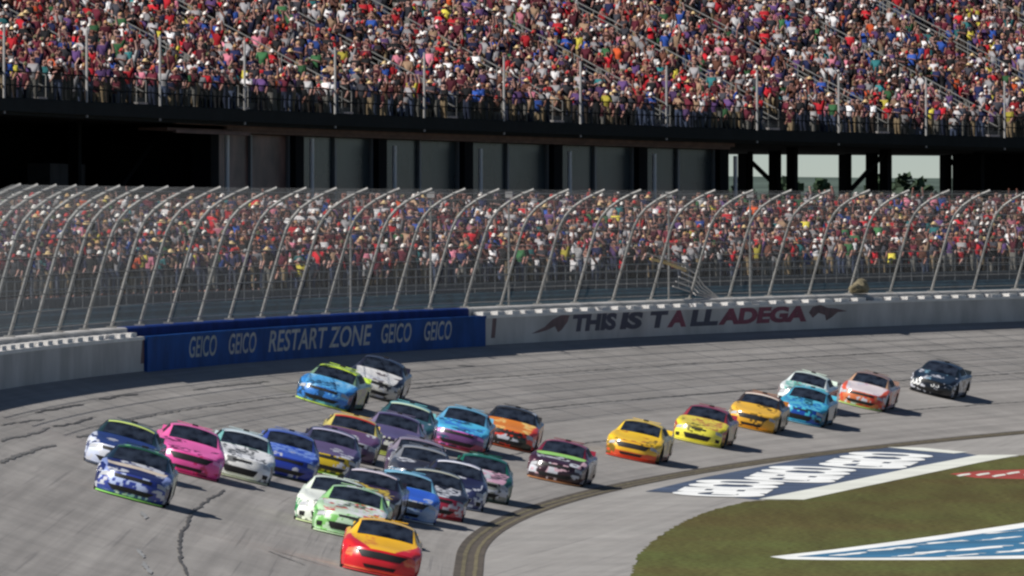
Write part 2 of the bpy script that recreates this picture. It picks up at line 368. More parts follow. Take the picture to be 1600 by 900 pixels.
gw = wall('grey_wall', 'long grey track wall lettered THIS IS TALLADEGA', sB, S1, M['wall_face'], M['wall_light'], M['wall_face'])
def on_wall(u0, u1, z0, z1, out):
    s0, s1 = s_at(u0, TW - .5), s_at(u1, TW - .5)
    return lambda x, y: V(s0 + (s1 - s0) * x, TW - .55 - out - .006, ZW + z0 + (z1 - z0) * y)
def wtext(par, txt, m, u0, u1, z0, z1, out, bold=.02, shear=.25):
    o = text_on('lettering', txt, m, on_wall(u0, u1, z0, z1, out), bold, shear); o.parent = par; o.location = -par.location; return o
for (u0, u1) in ((288, 331), (350, 393), (589, 636), (656, 699)): wtext(bw, 'GEICO', M['pale_letter'], u0, u1, .10, .84, .12, .012)
wtext(bw, 'RESTART ZONE', M['pale_letter'], 412, 574, .07, .86, .12, .014)
x = [('THIS', 'navy_letter', 893, 962), ('IS', 'navy_letter', 966, 1003), ('T', 'navy_letter', 1014, 1043), ('A', 'red_letter', 1040, 1070), ('LL', 'navy_letter', 1076, 1120), ('ADEGA', 'red_letter', 1120, 1258)]
for t_, m_, a, b_ in x: wtext(gw, t_, M[m_], a, b_, .13, .86, 0, .06, .15)
def emblem(u0, u1, pts):
    fn = on_wall(u0, u1, .14, .86, 0); b = MB(); b.add([fn(*p) for p in pts], [tuple(range(len(pts)))]); o = b.build('emblem', M['emblem'], None); o.parent = gw; o.location = -gw.location
emblem(828, 888, [(0, 0), (.35, .35), (.55, .75), (.8, 1), (1, .95), (.95, .6), (.8, .15), (.7, 0), (.62, .35), (.4, .15), (.2, .05)])
emblem(1262, 1322, [(0, .55), (.1, .9), (.3, 1), (.5, .8), (.7, .75), (1, .55), (.75, .5), (.6, .2), (.45, 0), (.42, .35), (.25, .5), (.1, .2)])
for par, uu, mm, oo in ((gw, 765, 'emblem', 0),):
    fn = on_wall(uu, uu + 9, .05, .84, oo); b = MB(); b.add([fn(0, 0), fn(.7, 0), fn(1, 1), fn(.3, 1)], [(0, 1, 2, 3)]); o = b.build('stripe', M[mm]); o.parent = par; o.location = -par.location
fn = lambda x, y: V(s_at(194, TW) + 2.2 * x, TW - .562, ZW + .05 + .8 * y)
b = MB(); b.add([fn(0, 0), fn(.4, 0), fn(.6, 1), fn(.25, 1)], [(0, 1, 2, 3)]); o = b.build('stripe', M['emblem']); o.parent = [c for c in sc.collection.objects if c.name == 'white_wall'][0]; o.location = -o.parent.location

# ------------------------------------------------------------------ catch fence
FPROF = [(0, 0), (.38, 1.3), (.77, 2.62), (.96, 3.2), (1.18, 3.62), (1.5, 3.98), (1.95, 4.29), (2.4, 4.52), (2.85, 4.70)]
FO, FZ = TW + .35, ZW + 1.28
cf = tag(empty('catch_fence', V(S0 + 90, FO, FZ)), 'tall wire catch fence of curved steel posts standing on the track wall', 'fence')
def hcable(b, a, z, r, n):
    e0, e1 = post_s[0] - 5, post_s[-1] + 4; m = int((e1 - e0) / 6); vs = []; fs = []
    for i in range(m + 1):
        q = e0 + (e1 - e0) * i / m
        for k in range(n): t = 2 * math.pi * k / n; vs.append(V(q, FO - a + r * math.cos(t), FZ + fh(q, z) + r * math.sin(t)))
        if i:
            for k in range(n): j = (i - 1) * n; fs.append((j + k, j + (k + 1) % n, j + n + (k + 1) % n, j + n + k))
    b.add(vs, fs)
def fh(s, z): return z * (1 + max(0, 525 - s) * .0002)
post_s = []; s = s_at(863, TW - 1.8)
while s > 372: s -= 6.6
while s < 700: post_s.append(s); s += 6.6
for s in post_s:
    b = MB(); b.tube([V(s, FO - a, FZ + fh(s, z)) for a, z in FPROF], [.062] * 9, 8); b.box(V(s, FO, FZ + .03), (.35, .35, .06)); b.build('post', M['galv'], cf)
b = MB(); s = post_s[0] - 5; n_ = 0
while s < post_s[-1] + 4:
    r = .0042; L_ = FPROF
    vs = []; fs = []
    for i, (a, z) in enumerate(L_):
        for (ds, do) in ((-r, -r), (r, -r), (0, r)): vs.append(V(s + ds, FO - a - .09 + do, FZ + fh(s, z)))
        if i:
            k = 3 * i
            for j in range(3): fs.append((k - 3 + j, k - 3 + (j + 1) % 3, k + (j + 1) % 3, k + j))
    b.add(vs, fs); s += .24; n_ += 1
for k in range(1, 24):
    t = k / 24 * 8; i = int(t); f = t - i; a = FPROF[i][0] * (1 - f) + FPROF[i + 1][0] * f; z = FPROF[i][1] * (1 - f) + FPROF[i + 1][1] * f
    hcable(b, a + .1, z, .004, 3)
b.build('wire_mesh', M['wire'], cf)
for k, (a, z) in enumerate([(0.05, .2), (.2, .75), (.33, 1.3), (.5, 1.9), (.66, 2.45), (.85, 3.05), (1.12, 3.55), (1.5, 3.98), (2.0, 4.3), (2.7, 4.54)]):
    b = MB(); hcable(b, a + .12, z, .016, 4); b.build('cable', M['galv'], cf)
# thin light poles behind the fence
for i, u in enumerate((548, 673, 795, 1045, 1172)):
    s = s_at(u, TW + 3); r = tag(empty('pole', V(s, TW + 3, ZW + .5)), 'slim grey pole with a small lamp head, %s of those behind the catch fence' % ['leftmost', 'second', 'middle', 'fourth', 'rightmost'][i], 'pole', 'slim poles behind the catch fence')
    b = MB(); b.tube([V(s, TW + 3, ZW + .5), V(s, TW + 3, ZW + 5.7)], .045, 6); b.build('shaft', M['galv'], r)
    b = MB(); b.box(V(s, TW + 3, ZW + 5.8), (.3, .3, .25)); b.build('lamp_head', M['rail_white'], r)
# crossover gate with a yellow arm and curved bars
s = s_at(1112, TW + .2); r = tag(empty('fence_gate', V(s, TW + .3, FZ)), 'yellow arm and curved grey bars of a crossover gate on top of the grey wall', 'gate')
sg0, sg1 = s_at(1062, TW), s_at(1112, TW)
b = MB(); b.tube([V(sg0, TW + 1.3, FZ + 1.75), V((sg0 + sg1) / 2, TW + 1.25, FZ + 1.55), V(sg1, TW + 1.2, FZ + 1.25)], [.05, .08, .09], 8); b.build('yellow_arm', M['yellow_steel'], r)
b = MB(); b.tube([V(sg0 - .5, TW + 1.3, FZ + 2.0), V(sg0 + 2, TW + 1.25, FZ + 1.75), V(sg0 + 5.5, TW + 1.2, FZ + 1.45)], .035, 6); b.build('stay', M['galv'], r)
for k in range(5):
    b = MB(); s1g = s_at(1140 - 3 * k, TW)
    b.tube([V(sg1 - k * .5, TW + 1.2, FZ + 1.35 - .2 * k), V(sg1 + (s1g - sg1) * .5, TW + 1.1, FZ + 1.05 - .2 * k), V(s1g - 1, TW + .9, FZ + .55 - .1 * k), V(s1g, TW + .5, FZ + .0)], .032, 6); b.build('bar', M['rail_white'], r)
# bundle lying on the grey wall
s = s_at(1345, TW); bm = bmesh.new(); bmesh.ops.create_icosphere(bm, subdivisions=3, radius=1)
for v in bm.verts:
    n = math.sin(v.co.x * 5 + 1) * .12 + math.cos(v.co.y * 7) * .1 + math.sin(v.co.z * 9 + v.co.x * 4) * .08
    v.co = Vector((v.co.x * .38 * (1 + n), v.co.y * 1.2 * (1 + n), max(-.22, v.co.z * (.34 + .12 * math.sin(v.co.y * 3)) * (1 + n))))
me = bpy.data.meshes.new('canvas_bundle'); bm.to_mesh(me); bm.free(); me.materials.append(M['canvas']); o = link(bpy.data.objects.new('canvas_bundle', me))
o.location = V(s, TW + .1, FZ + .24); o.rotation_euler.z = -head(s); me.polygons.foreach_set('use_smooth', [True] * len(me.polygons))
tag(o, 'olive and tan canvas bundle lying on top of the grey wall', 'bundle')

# ------------------------------------------------------------------ people: templates
SK = {'pelvis': (0, 0, .95), 'waist': (0, 0, 1.12), 'chest': (0, .01, 1.34), 'neck': (0, 0, 1.49), 'head': (0, .02, 1.58), 'top': (0, .02, 1.70)}
def pose(kind):
    J = [('pelvis', None, SK['pelvis'], .135, 't'), ('waist', 'pelvis', SK['waist'], .13, 's'), ('chest', 'waist', SK['chest'], .155, 's'), ('neck', 'chest', SK['neck'], .06, 'k'),
         ('head', 'neck', SK['head'], .095, 'k'), ('top', 'head', SK['top'], .07, 'k')]
    arms = {0: ((.24, .02, 1.15), (.20, .16, .95)), 1: ((.27, .04, 1.62), (.24, .10, 1.88)), 2: ((.25, .05, 1.16), (.12, .28, 1.22)), 3: ((.27, .1, 1.2), (.10, .24, 1.48)), 4: ((.38, .06, 1.46), (.50, .12, 1.70))}
    for sgn, ak in ((1, kind[0]), (-1, kind[1])):
        e, h = arms[ak]; n = 'L' if sgn > 0 else 'R'
        J += [('sh' + n, 'chest', (sgn * .18, 0, 1.40), .07, 's'), ('el' + n, 'sh' + n, (sgn * e[0], e[1], e[2]), .05, 's'), ('wr' + n, 'el' + n, (sgn * h[0], h[1], h[2]), .034, 'k')]
        d = (Vector((sgn * h[0], h[1], h[2])) - Vector((sgn * e[0], e[1], e[2]))).normalized(); p = Vector((sgn * h[0], h[1], h[2])) + d * .13
        J += [('ha' + n, 'wr' + n, tuple(p), .03, 'k')]
        J += [('hip' + n, 'pelvis', (sgn * .10, 0, .88), .10, 't'), ('kn' + n, 'hip' + n, (sgn * .11, .03, .48), .07, 't'), ('an' + n, 'kn' + n, (sgn * .12, -.02, .09), .05, 't'), ('to' + n, 'an' + n, (sgn * .13, .14, .04), .04, 'b')]
    return J
def skin(J, sub):
    me = bpy.data.meshes.new('sk'); idx = {j[0]: i for i, j in enumerate(J)}
    me.from_pydata([j[2] for j in J], [(idx[j[1]], i) for i, j in enumerate(J) if j[1]], []); o = link(bpy.data.objects.new('sk', me))
    m = o.modifiers.new('s', 'SKIN'); m.use_smooth_shade = True; sv = me.skin_vertices[0].data
    for i, j in enumerate(J): sv[i].radius = (j[3], j[3] * (.72 if j[4] == 's' and j[0] in ('waist', 'chest') or j[0] == 'pelvis' else 1)); sv[i].use_root = (i == 0)
    if sub: q = o.modifiers.new('u', 'SUBSURF'); q.levels = sub; q.render_levels = sub
    dg = bpy.context.evaluated_depsgraph_get(); dg.update(); ev = o.evaluated_get(dg); m2 = ev.to_mesh()
    vs = np.array([v.co[:] for v in m2.vertices]); fs = [tuple(p.vertices) for p in m2.polygons]; ev.to_mesh_clear(); bpy.data.objects.remove(o)
    reg = []
    seg = [(np.array(J[idx[j[1]]][2]), np.array(j[2]), j[4]) for j in J if j[1]]
    for f in fs:
        c = vs[list(f)].mean(0); bd = 9; rg = 's'
        for a, b_, k in seg:
            d = b_ - a; t = min(1, max(0, (c - a).dot(d) / d.dot(d))); dd = np.linalg.norm(c - a - d * t)
            if dd < bd: bd = dd; rg = k
        if .90 < c[2] < 1.0 and abs(c[0]) < .16: rg = 't'
        if c[2] > 1.47 and abs(c[0]) < .1: rg = 'k'
        reg.append(rg)
    return vs, fs, reg
POSES = [(0, 0), (2, 2), (0, 1), (1, 1), (2, 0), (3, 3), (0, 3), (4, 1), (2, 3)]
POSE_TXT = ['arms down', 'hands held in front', 'one arm raised', 'both arms raised', 'one hand held forward', 'both hands near face', 'one hand near face', 'arms flung wide', 'holding something up']
LOW = [skin(pose(k), 0) for k in POSES]
def cap_geo(kind, seg=8):   # kind: cap with brim, hair, wide hat
    vs = []; fs = []; n = seg; rows = 4
    R0 = {'cap': .112, 'hair': .112, 'wide': .110}[kind]; zb = {'cap': 1.60, 'hair': 1.55, 'wide': 1.62}[kind]; zt_ = 1.735
    for r_ in range(rows):
        a = r_ / rows * math.pi / 2
        for k in range(n):
            t = 2 * math.pi * k / n; rad = R0 * math.cos(a)
            z = zb + (zt_ - zb) * math.sin(a)
            if kind == 'hair' and math.sin(t) > .2 and r_ == 0: z += .07
            vs.append((math.cos(t) * rad, .015 + math.sin(t) * rad * 1.12, z))
    vs.append((0, .015, zt_))
    for r_ in range(rows - 1):
        for k in range(n): fs.append((r_ * n + k, r_ * n + (k + 1) % n, (r_ + 1) * n + (k + 1) % n, (r_ + 1) * n + k))
    for k in range(n): fs.append(((rows - 1) * n + k, (rows - 1) * n + (k + 1) % n, rows * n))
    if kind == 'cap':
        b = len(vs); vs += [(-.075, .10, 1.625), (.075, .10, 1.625), (.06, .215, 1.60), (-.06, .215, 1.60), (-.075, .10, 1.61), (.075, .10, 1.61), (.06, .215, 1.588), (-.06, .215, 1.588)]
        fs += [(b, b + 1, b + 2, b + 3), (b + 7, b + 6, b + 5, b + 4), (b + 2, b + 6, b + 7, b + 3), (b + 1, b + 5, b + 6, b + 2), (b, b + 3, b + 7, b + 4)]
    if kind == 'wide':
        b = len(vs)
        for rr, z in ((.105, 1.635), (.20, 1.615), (.20, 1.603), (.105, 1.61)):
            for k in range(n): t = 2 * math.pi * k / n; vs.append((math.cos(t) * rr, .015 + math.sin(t) * rr * 1.05, z))
        for q in range(4):
            for k in range(n): fs.append((b + q * n + k, b + q * n + (k + 1) % n, b + ((q + 1) % 4) * n + (k + 1) % n, b + ((q + 1) % 4) * n + k))
    return np.array(vs), fs
SHIRTS = [('maroon', (92, 30, 46), 14), ('red', (186, 34, 46), 7), ('black', (24, 24, 28), 14), ('charcoal', (58, 58, 66), 12), ('navy', (30, 36, 74), 13), ('white', (226, 224, 226), 12),
          ('light grey', (160, 158, 162), 10), ('orange', (225, 96, 50), 2), ('tan', (170, 140, 115), 6), ('blue', (45, 80, 160), 5), ('green', (60, 110, 70), 3), ('purple', (88, 62, 110), 8),
          ('yellow', (215, 200, 80), 2), ('teal', (50, 120, 125), 3), ('pink', (215, 130, 150), 4), ('brown', (95, 60, 48), 7)]
HATS = [('white cap', 'cap', (235, 232, 226), 16), ('black cap', 'cap', (22, 22, 24), 14), ('red cap', 'cap', (170, 32, 36), 10), ('navy cap', 'cap', (34, 40, 74), 9), ('brown hair', 'hair', (70, 46, 34), 18),
        ('blond hair', 'hair', (186, 150, 100), 9), ('dark hair', 'hair', (28, 22, 20), 14), ('straw hat', 'wide', (216, 190, 140), 5), ('grey cap', 'cap', (140, 140, 140), 8), ('green cap', 'cap', (80, 88, 60), 5)]
PANTS = [(40, 46, 66), (28, 28, 32), (140, 122, 96), (70, 80, 104), (110, 108, 104), (54, 46, 42)]
SKINS = [(206, 158, 144), (188, 136, 122), (222, 178, 166), (150, 102, 88), (196, 144, 134)]
sw = np.array([x[2] for x in SHIRTS], float); sw /= sw.sum(); hw_ = np.array([x[3] for x in HATS], float); hw_ /= hw_.sum()

# ------------------------------------------------------------------ grandstands
LO, LZ, LN = TW + 9.0, 6.2, 7          # lower stand: first row
UO, UZ, UN = 36.0, 13.35, 22          # upper stand: first row
RISE, RUN = .42, .82; LRISE = .36
def steps(o0, z0, n, RISE=.42):
    p = [(o0, z0 - .5), (o0, z0)]
    for i in range(n): p += [(o0 + RUN * (i + 1), z0 + RISE * i), (o0 + RUN * (i + 1), z0 + RISE * (i + 1))]
    return p[:-1]
AISLE = 15.0
aisles = [s for s in np.arange(400, 790, AISLE)]
ls = tag(empty('lower_grandstand', V(440, LO, ZW)), 'lower grandstand with blue green front wall behind the catch fence', 'grandstand')
b = MB(); b.sweep(steps(LO, LZ, LN, LRISE) + [(LO + RUN * LN, ZW)], 380, 800, 5); b.build('stepped_terrace', M['stand_conc'], ls)
b = MB(); b.sweep([(LO - .9, ZW), (LO - .9, LZ - .35), (LO - .02, LZ - .35)], 380, 800, 5); b.build('front_wall', M['teal'], ls)
for z in (5.05, 5.35, 5.62):
    b = MB(); b.sweep([(LO - .93, z), (LO - 1.0, z), (LO - 1.0, z + .09), (LO - .93, z + .09)], 380, 800, 5, closed=True); b.build('wall_band', M['teal2'], ls)
b = MB(); b.sweep([(LO - 3.2, ZW + .4), (LO - 3.2, ZW + 1.15), (LO - 3.0, ZW + 1.15), (LO - 3.0, ZW + .4)], 380, 800, 5, closed=True); b.build('low_kerb_wall', M['teal'], ls)
b = MB(); s = 385
while s < 790: b.tube([V(s, LO - .95, LZ - .35), V(s, LO - .95, LZ + .72)], .018, 4); s += 1.6
for z in (.72, .38, .05): b.sweep([(LO - .97, LZ + z), (LO - .93, LZ + z), (LO - .93, LZ + z + .04), (LO - .97, LZ + z + .04)], 385, 790, 5, closed=True)
b.build('front_railing', M['mullion'], ls)
us = tag(empty('upper_grandstand', V(480, UO, ZW)), 'upper grandstand deck raised on dark steel columns above the lower crowd', 'grandstand')
b = MB(); top = steps(UO, UZ, UN); b.sweep(top + [(UO + RUN * UN, UZ + RISE * UN - 1.2), (UO + 1.5, UZ - .45), (UO - .5, UZ - .45), (UO - .5, UZ), (UO, UZ)], 400, 860, 5); b.build('stepped_terrace', M['stand_conc'], us)
b = MB(); b.sweep([(UO - .75, UZ - .5), (UO - .52, UZ - .5), (UO - .52, UZ + .02), (UO - .75, UZ + .02)], 400, 860, 5, closed=True)
b.sweep([(UO - .5, UZ - .64), (UO - .1, UZ - .64), (UO - .1, UZ - .46), (UO - .5, UZ - .46)], 400, 860, 5, closed=True); b.build('front_girder', M['dark_steel'], us)
b = MB(); b.sweep([(UO + .3, 12.70), (UO + 24, 12.70), (UO + 24, 12.86), (UO + .3, 12.86)], 400, 860, 5, closed=True); b.build('floor_slab', M['black_steel'], us)
b = MB(); s = 405
while s < 850:
    r_ = .012; b.tube([V(s, UO - .6, UZ), V(s, UO - .6, UZ + 1.12)], r_, 3, cap=False); s += .2
for z in (.02, .55, 1.1): b.sweep([(UO - .63, UZ + z), (UO - .57, UZ + z), (UO - .57, UZ + z + .05), (UO - .63, UZ + z + .05)], 405, 850, 5, closed=True)
b.build('front_railing', M['dark_steel'], us)
for s in [s_at(u, UO) for u in (-140, -20, 110, 225, 358, 500, 640, 765, 885, 1020, 1162, 1290, 1427, 1550, 1680)]:
    b = MB(); b.tube([V(s, UO - .7, UZ - .6), V(s, UO - .7, UZ + 3.0)], .05, 6); b.build('net_pole', M['rail_white'], us)
for s in aisles:
    if s < 410: continue
    b = MB(); 
    for i in range(UN): b.sbox(s - .65, s + .65, UO + RUN * i + .02, UO + RUN * (i + 1) + .01, UZ + RISE * i - .05, UZ + RISE * i + .012); b.sbox(s - .65, s + .65, UO + RUN * (i + .5), UO + RUN * (i + 1), UZ + RISE * i + .014, UZ + RISE * i + .21)
    b.build('aisle_stair', M['aisle'], us)
    b = MB()
    for e in (-.7, .7):
        for hgt in (1.1, .6):
            b.tube([V(s + e, UO + .5, UZ + hgt), V(s + e, UO + RUN * UN * .5, UZ + RISE * UN * .5 - .25 + hgt), V(s + e, UO + RUN * UN - .2, UZ + RISE * UN - .5 + hgt)], .03, 5)
        for i in range(0, UN, 2): b.tube([V(s + e, UO + .5 + RUN * i, UZ + RISE * i), V(s + e, UO + .5 + RUN * i, UZ + RISE * i + 1.1)], .025, 4, cap=False)
    b.build('aisle_railing', M['galv'], us)
# columns and braces
cs = [s_at(u, UO + 2) for u in (1168, 1245, 1318, 1382, 1444, 1484)]
cs2 = [x for x in np.arange(420, 850, 12.5)]
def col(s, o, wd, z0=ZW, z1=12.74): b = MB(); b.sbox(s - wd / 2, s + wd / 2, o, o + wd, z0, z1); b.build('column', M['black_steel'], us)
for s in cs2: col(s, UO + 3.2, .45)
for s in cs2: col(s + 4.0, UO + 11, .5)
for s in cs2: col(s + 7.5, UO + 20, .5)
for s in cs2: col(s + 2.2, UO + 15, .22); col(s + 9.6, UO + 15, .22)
for k, s in enumerate(cs2[:-1]):
    if k % 2: continue
    b = MB(); b.tube([V(s, UO + 3.4, ZW + 3), V(s + 12.5, UO + 3.4, 12.6)], .13, 6); b.build('brace', M['black_steel'], us)
    b = MB(); b.tube([V(s + 7.5, UO + 20.2, 12.6), V(s + 20, UO + 20.2, ZW + 3)], .13, 6); b.build('brace', M['black_steel'], us)
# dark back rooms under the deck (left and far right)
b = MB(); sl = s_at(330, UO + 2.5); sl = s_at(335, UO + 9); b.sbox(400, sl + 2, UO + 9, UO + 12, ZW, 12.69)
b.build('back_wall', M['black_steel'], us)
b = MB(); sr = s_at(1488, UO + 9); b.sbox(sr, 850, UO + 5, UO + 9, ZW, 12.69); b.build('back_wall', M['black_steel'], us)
for u in (88, 214):
    s = s_at(u, UO + 6); b = MB(); b.sbox(s - 2.5, s + 2.5, UO + 5.5, UO + 6.5, ZW, 11.0); b.build('service_block', M['grey_block'], us)
# suites
su = tag(empty('suite_building', V(s_at(325, UO + 2), UO + 2, ZW)), 'row of dark glass suites tucked under the upper grandstand deck', 'building')
s0, s1 = s_at(322, UO + 1.2), s_at(1120, UO + 1.2)
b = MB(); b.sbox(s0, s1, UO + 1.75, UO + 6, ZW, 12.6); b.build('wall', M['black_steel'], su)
edges = [322, 455, 585, 720, 860, 993, 1120]; es = [s_at(u, UO + 1.2) for u in edges]
b = MB(); b.sweep([(UO + .5, 12.42), (UO + 1.8, 12.42), (UO + 1.8, 12.546), (UO + .5, 12.546)], s0 - 8, s1, 5, closed=True, caps=True); b.sweep([(UO + .42, 12.546), (UO + .26, 12.546), (UO + .26, 12.92), (UO + .42, 12.92)], s0, s1, 5, closed=True, caps=True); b.build('fascia', M['fascia'], su)
b = MB(); b.sweep([(UO - .2, 12.3), (UO - .05, 12.3), (UO - .05, 12.42), (UO - .2, 12.42)], s0 - 9, s0 + 2, 5, closed=True, caps=True); b.sweep([(UO - .2, 12.68), (UO - .05, 12.68), (UO - .05, 12.8), (UO - .2, 12.8)], s0 - 9, s0 + 2, 5, closed=True, caps=True); b.build('projecting_beam', M['fascia'], su)
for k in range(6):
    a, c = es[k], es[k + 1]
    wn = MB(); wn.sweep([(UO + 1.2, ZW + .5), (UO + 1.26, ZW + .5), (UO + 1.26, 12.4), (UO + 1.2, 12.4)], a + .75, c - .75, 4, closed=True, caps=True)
    wnd = wn.build('window', M['suite_reflection'] if k == 0 else M['suite_glass'], su)  # first bay's panes carry the painted brown reflection
    mid = (a + c) / 2
    for q in ((a + .7), mid, (c - .7)):
        m_ = MB(); m_.sbox(q - .12, q + .12, UO + 1.06, UO + 1.19, ZW + .5, 12.4); f = m_.build('mullion', M['mullion'], None); f.parent = wnd; f.location = (0, 0, 0)
for k, s in enumerate(es):
    b = MB(); b.sbox(s - .6, s + .6, UO + .8, UO + 1.7, ZW, 12.4); b.build('pier', M['black_steel'], su)
    b = MB(); b.tube([V(s + .3, UO + .35, ZW + .5), V(s + .3, UO + .35, 12.3 if k in (0, 1) else 12.1)], .10, 8); b.build('edge_tube', M['plain_white'], su)  # white tube added for the pale strip at each column edge

# ------------------------------------------------------------------ spectators
def place_row(o, z, s0, s1, r_i, occ):
    out = []; s = s0 + random.random() * .4
    while s < s1:
        near = min(abs(s - a) for a in aisles)
        if (near > 1.6 or o < UO) and random.random() < occ: out.append((s, o + random.uniform(-.1, .12), z, r_i))
        s += random.uniform(.54, .78)
    return out
low = []; up = []
for i in range(LN): low += place_row(LO + RUN * i + .35, LZ + LRISE * i, 400, 690, i, .9)
for i in range(UN): up += place_row(UO + RUN * i + .4, UZ + RISE * i + .005, 440, 740, i, .9 if i else .95)
def uof(s, o): x, y = P(s, o); return 800 + FPX * x / y
cand = sorted([p for p in low if 4 < uof(p[0], p[1]) < 1596], key=lambda p: P(p[0], p[1])[1])
indiv = cand[:300]; iset = set(indiv); rest = [p for p in low if p not in iset] + up
caps3 = {k: cap_geo(k, 6) for k in ('cap', 'hair', 'wide')}
# cluster tendencies in shirt colour, like groups of fans
def shirt_pick(s, r_):
    t = math.sin(s * .21 + r_ * .5) + math.sin(s * .083 + 2) * .8
    q = random.random()
    if t > .9 and q < .3: return random.choice([0, 0, 1])
    if t < -1.0 and q < .3: return random.choice([2, 4, 6])
    return int(rng.choice(len(SHIRTS), p=sw))
def person_draw(s, r_): return shirt_pick(s, r_), int(rng.choice(len(HATS), p=hw_)), int(rng.choice(len(POSES), p=[.3, .28, .05, .02, .14, .07, .09, .01, .04]))
Vs = []; Fs = []; Cs = []; off = 0
tri = []
def to_arr(fs): return [f for f in fs]
tmpl = []
for (vs, fs, reg) in LOW:
    q = [(f if len(f) == 4 else (f[0], f[1], f[2], f[2])) for f in fs]; tmpl.append((vs, fs, reg))
def emit(items):
    allv = []; ls_ = []; lt = []; cols = []; off = 0
    for (s, o, z, r_) in items:
        si, hi, pi = person_draw(s, r_); vs, fs, reg = tmpl[pi]; cv, cfc = caps3[HATS[hi][1]]
        ang = -head(s) - math.pi / 2 + random.uniform(-.6, .35); sc_ = random.uniform(.93, 1.06); ca, sa = math.cos(ang - math.pi / 2), math.sin(ang - math.pi / 2)
        x, y = P(s, o); sit = -.42 if random.random() < (.6 if o > UO + 1 else .2) else 0
        vv = np.vstack([vs, cv]) * sc_; X = vv[:, 0] * ca - vv[:, 1] * sa + x; Y = vv[:, 0] * sa + vv[:, 1] * ca + y; Z = vv[:, 2] + z + sit
        allv.append(np.stack([X, Y, Z + (lift(s) if o > 34 else 0)], 1)); j = random.uniform(.35, .85) if random.random() < .8 else 1.0
        shc = [c * j for c in lin(SHIRTS[si][1])]; pc = lin(random.choice(PANTS)); kc = [c * .62 for c in lin(random.choice(SKINS))]; hc = lin(HATS[hi][2])
        cm = {'s': shc, 't': pc, 'k': kc, 'b': (.02, .02, .02)}
        for f, rg in zip(fs, reg): ls_.extend([i + off for i in f]); lt.append(len(f)); cols.extend([(*cm[rg], 1)] * len(f))
        n = len(vs)
        for f in cfc: ls_.extend([i + off + n for i in f]); lt.append(len(f)); cols.extend([(*hc, 1)] * len(f))
        off += len(vv)
    co = np.vstack(allv).astype(np.float32); me = bpy.data.meshes.new('crowd')
    me.vertices.add(len(co)); me.vertices.foreach_set('co', co.ravel()); me.loops.add(len(ls_)); me.loops.foreach_set('vertex_index', np.array(ls_, np.int32))
    lt = np.array(lt, np.int32); st = np.concatenate([[0], np.cumsum(lt)[:-1]]).astype(np.int32)
    me.polygons.add(len(lt)); me.polygons.foreach_set('loop_start', st); me.polygons.foreach_set('loop_total', lt)
    me.polygons.foreach_set('use_smooth', np.ones(len(lt), bool)); me.update(calc_edges=True)
    a = me.color_attributes.new('paint', 'FLOAT_COLOR', 'CORNER'); a.data.foreach_set('color', np.array(cols, np.float32).ravel())
    me.materials.append(M['crowd']); return link(bpy.data.objects.new('crowd', me))
# keep people out of the sight line only where they really stand: no one is thinned
tag(emit(rest), 'dense crowd of spectators in caps and coloured shirts filling both grandstands', 'crowd', kind='stuff')
# individual spectators
HI = []
for k in POSES:
    J = pose(k); vs, fs, reg = skin(J, 1); HI.append((vs, fs, reg))
def sub_mesh(name, vs, fs, off=0.0, m=None):
    used = sorted({i for f in fs for i in f}); mp = {i: k for k, i in enumerate(used)}
    me = bpy.data.meshes.new(name); me.from_pydata([tuple(vs[i]) for i in used], [], [tuple(mp[i] for i in f) for f in fs]); me.update()
    if off:
        n = [v.normal.copy() for v in me.vertices]
        for v, q in zip(me.vertices, n): v.co += q * off
    me.polygons.foreach_set('use_smooth', [True] * len(me.polygons)); me.materials.append(m); return me
PM = []
for vs, fs, reg in HI:
    PM.append({'body': sub_mesh('person', vs, fs, 0, M['skin']), 'shirt': sub_mesh('shirt', vs, [f for f, r_ in zip(fs, reg) if r_ == 's'], .018, M['cloth']),
               'trousers': sub_mesh('trousers', vs, [f for f, r_ in zip(fs, reg) if r_ == 't'], .014, M['cloth']), 'shoes': sub_mesh('shoes', vs, [f for f, r_ in zip(fs, reg) if r_ == 'b'], .012, M['cloth'])})
CM = {}
for k in ('cap', 'hair', 'wide'):
    cv, cfc = cap_geo(k, 12); CM[k] = sub_mesh('cap' if k != 'hair' else 'hair', cv, cfc, 0, M['cloth'])
ORD = ['first', 'second', 'third', 'fourth', 'fifth', 'sixth', 'seventh', 'eighth', 'ninth', 'tenth', 'eleventh', 'twelfth', 'thirteenth', 'fourteenth', 'fifteenth', 'sixteenth', 'seventeenth', 'eighteenth', 'nineteenth', 'twentieth']
pv = sorted([uof(s, FO) for s in post_s if uof(s, FO) > 0])
seen = set()
